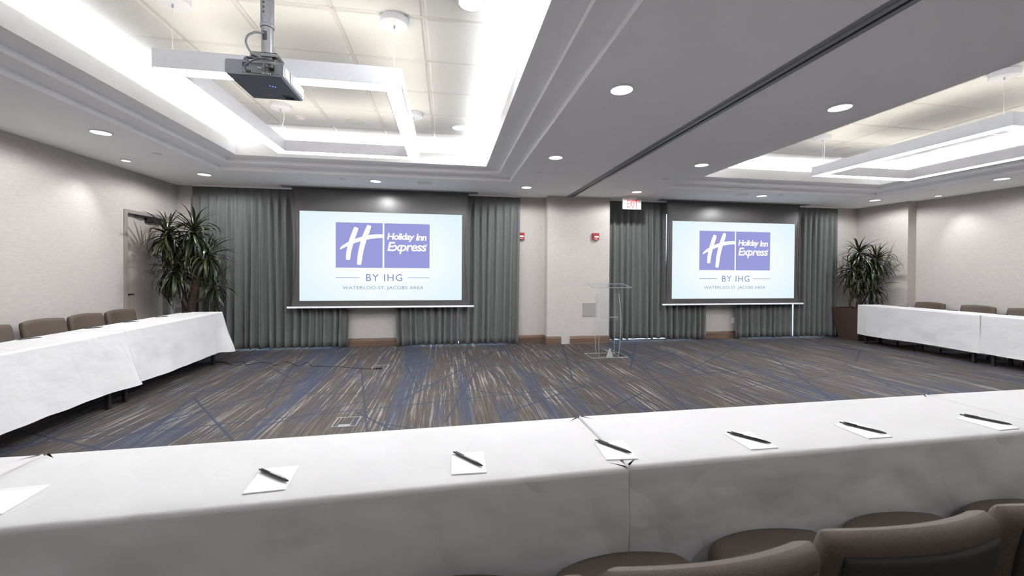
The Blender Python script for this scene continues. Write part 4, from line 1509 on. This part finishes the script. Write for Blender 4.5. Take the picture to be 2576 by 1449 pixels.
plant((8.27, 7.10, 0), 'dark green potted dracaena in a brown square pot in the right corner',
      [([(0.02, -0.02, 0.58), (0.02, -0.03, 0.8), (0.08, -0.04, 1.0), (0.06, -0.04, 1.3)], 0.045, 0.035),
       ([(0.06, -0.02, 1.2), (0.0, -0.04, 1.5), (-0.06, -0.06, 1.74)], 0.032, 0.02),
       ([(0.07, -0.03, 1.15), (0.18, -0.10, 1.4), (0.24, -0.14, 1.62)], 0.03, 0.02),
       ([(-0.10, 0.02, 0.58), (-0.17, 0.0, 0.75), (-0.15, 0.0, 0.9), (-0.18, 0.02, 1.15)], 0.018, 0.015),
       ([(0.05, -0.04, 0.7), (0.16, -0.05, 0.85), (0.20, -0.08, 1.0)], 0.02, 0.015)],
      [(-0.08, -0.10, 1.78, 54, 0.88, 74), (0.22, -0.20, 1.66, 56, 0.95, 78), (-0.16, -0.04, 1.46, 44, 0.85, 78), (0.08, -0.16, 1.42, 54, 0.92, 82), (0.20, -0.16, 1.08, 42, 0.82, 72), (-0.08, -0.02, 1.16, 30, 0.7, 74)],
      (0.21, 0.30, 0.64), (7.6, XR - 0.015), (6.3, 7.37), 9)

# ------------------------------------------------------------------ acrylic lectern
t = thing('lectern', 'clear acrylic lectern standing before the column', 'lectern', (2.55, 6.23, 0))


def slab(name, rows_front, th, parent, axis):
    """bent sheet: rows of points, thickness th along axis vector; faces acrylic, edges brighter"""
    mb = MB()
    a = Vector(axis) * th
    back = [[tuple(Vector(p_) + a) for p_ in r] for r in rows_front]
    mb.cur = 0
    mb.sheet(rows_front); mb.sheet([r[::-1] for r in back])
    mb.cur = 1
    n = len(rows_front)
    def wall(A, B): mb.sheet([A, B])
    wall(rows_front[0], back[0]); wall(rows_front[-1], back[-1])
    wall([r[0] for r in rows_front], [r[0] for r in back]); wall([r[-1] for r in rows_front], [r[-1] for r in back])
    return link(name, mb.data(name, ['acrylic', 'acrylic_edge'], False), parent)


slab('base_plate', [[(-0.30, -0.16, 0.0), (0.30, -0.16, 0.0)], [(-0.30, 0.19, 0.0), (0.30, 0.19, 0.0)]], 0.012, t, (0, 0, 1))


def bow(z): return -0.045 * math.sin(PI * min(1, z / 1.02))


zz = [0.012 + (1.00 - 0.012) * i / 14 for i in range(15)]
hw = lambda z: 0.165 + 0.02 * math.sin(PI * z / 1.05)
slab('front_panel', [[(-hw(z), -0.10 + bow(z), z), (hw(z), -0.10 + bow(z), z)] for z in zz] + [[(-0.175, -0.085, 1.03), (0.175, -0.085, 1.03)], [(-0.175, -0.05, 1.075), (0.175, -0.05, 1.075)], [(-0.175, -0.02, 1.10), (0.175, -0.02, 1.10)]], 0.008, t, (0, 1, 0))
for sx in (-1, 1):
    slab('side_panel', [[(sx * hw(z), -0.092 + bow(z), z), (sx * (hw(z) - 0.01), 0.05 + 0.02 * math.sin(PI * z), z)] for z in zz], 0.008, t, (-sx, 0, 0))
slab('reading_top', [[(-0.34, -0.18, 1.100), (0.34, -0.18, 1.100)], [(-0.34, 0.16, 1.150), (0.34, 0.16, 1.150)]], 0.010, t, (0, -0.14, 0.99))
slab('book_stop', [[(-0.34, -0.188, 1.108), (0.34, -0.188, 1.108)], [(-0.34, -0.19, 1.124), (0.34, -0.19, 1.124)]], 0.008, t, (0, 1, 0))
slab('inner_shelf', [[(-0.165, -0.09, 0.62), (0.165, -0.09, 0.62)], [(-0.165, 0.05, 0.62), (0.165, 0.05, 0.62)]], 0.008, t, (0, 0, 1))
tri = MB()
tri.prism_xz([(-0.055, 0.012), (0.055, 0.012), (0.0, 0.155)], -0.155, -0.135)
obj('triangle_brace', tri, 'acrylic_edge', t)

# ------------------------------------------------------------------ floor boxes and the cord
def floor_box(x, y, rz, label, lid_open):
    t = thing('floor_box', label, 'floor box', (x, y, 0), rz, 'floor power boxes')
    fr = MB()
    w, d, e = 0.105, 0.115, 0.010
    fr.rbox(-w, w, -d, -d + e, 0.0, 0.004, 0.001); fr.rbox(-w, w, d - e, d, 0.0, 0.004, 0.001)
    fr.rbox(-w, -w + e, -d + e, d - e, 0.0, 0.004, 0.001); fr.rbox(w - e, w, -d + e, d - e, 0.0, 0.004, 0.001)
    obj('rim', fr, 'vent_grey' if False else 'sprinkler_dark', t)
    obj('lid', MB().rbox(-w + e, w - e, -d + e, d - e, 0.0, 0.003, 0.001), 'carpet', t)
    obj('cable_flap', MB().rbox(-0.05, 0.05, -d - 0.002, -d + 0.045, 0.002, 0.014 if lid_open else 0.006, 0.002), 'black_plastic' if lid_open else 'aluminium', t)
    if lid_open:
        for dx in (-0.022, 0.022): obj('plug', MB().rbox(dx - 0.014, dx + 0.014, -d - 0.03, -d + 0.01, 0.003, 0.028, 0.004), 'black_plastic', t)
    return t


floor_box(-0.905, 5.93, 0.0, 'floor power box on the carpet with a black cord plugged in', True)
floor_box(-0.872, 3.84, 0.0, 'metal-rimmed floor box set in the carpet near the front table', False)
cpts = [(-3.50, 6.42), (-3.30, 6.56), (-3.16, 6.50), (-3.01, 6.345), (-3.04, 6.45), (-2.92, 6.54), (-2.78, 6.30), (-2.65, 6.46), (-2.52, 6.38), (-2.37, 6.22), (-2.29, 6.41), (-2.16, 6.28), (-2.05, 6.15), (-1.98, 6.36), (-1.87, 6.13), (-1.70, 6.08), (-1.486, 6.03), (-1.30, 5.93), (-1.19, 5.887), (-1.05, 5.85), (-0.945, 5.80)]
crv = catmull([(x, y, 0.006) for x, y in cpts], 6)
crv[-1] = (crv[-1][0], crv[-1][1], 0.014)
tag(obj('power_cord', MB().tube(crv, 0.0045, 7), 'floor_cable', None, True), 'black power cord wiggling over the carpet to the floor box', 'cord')
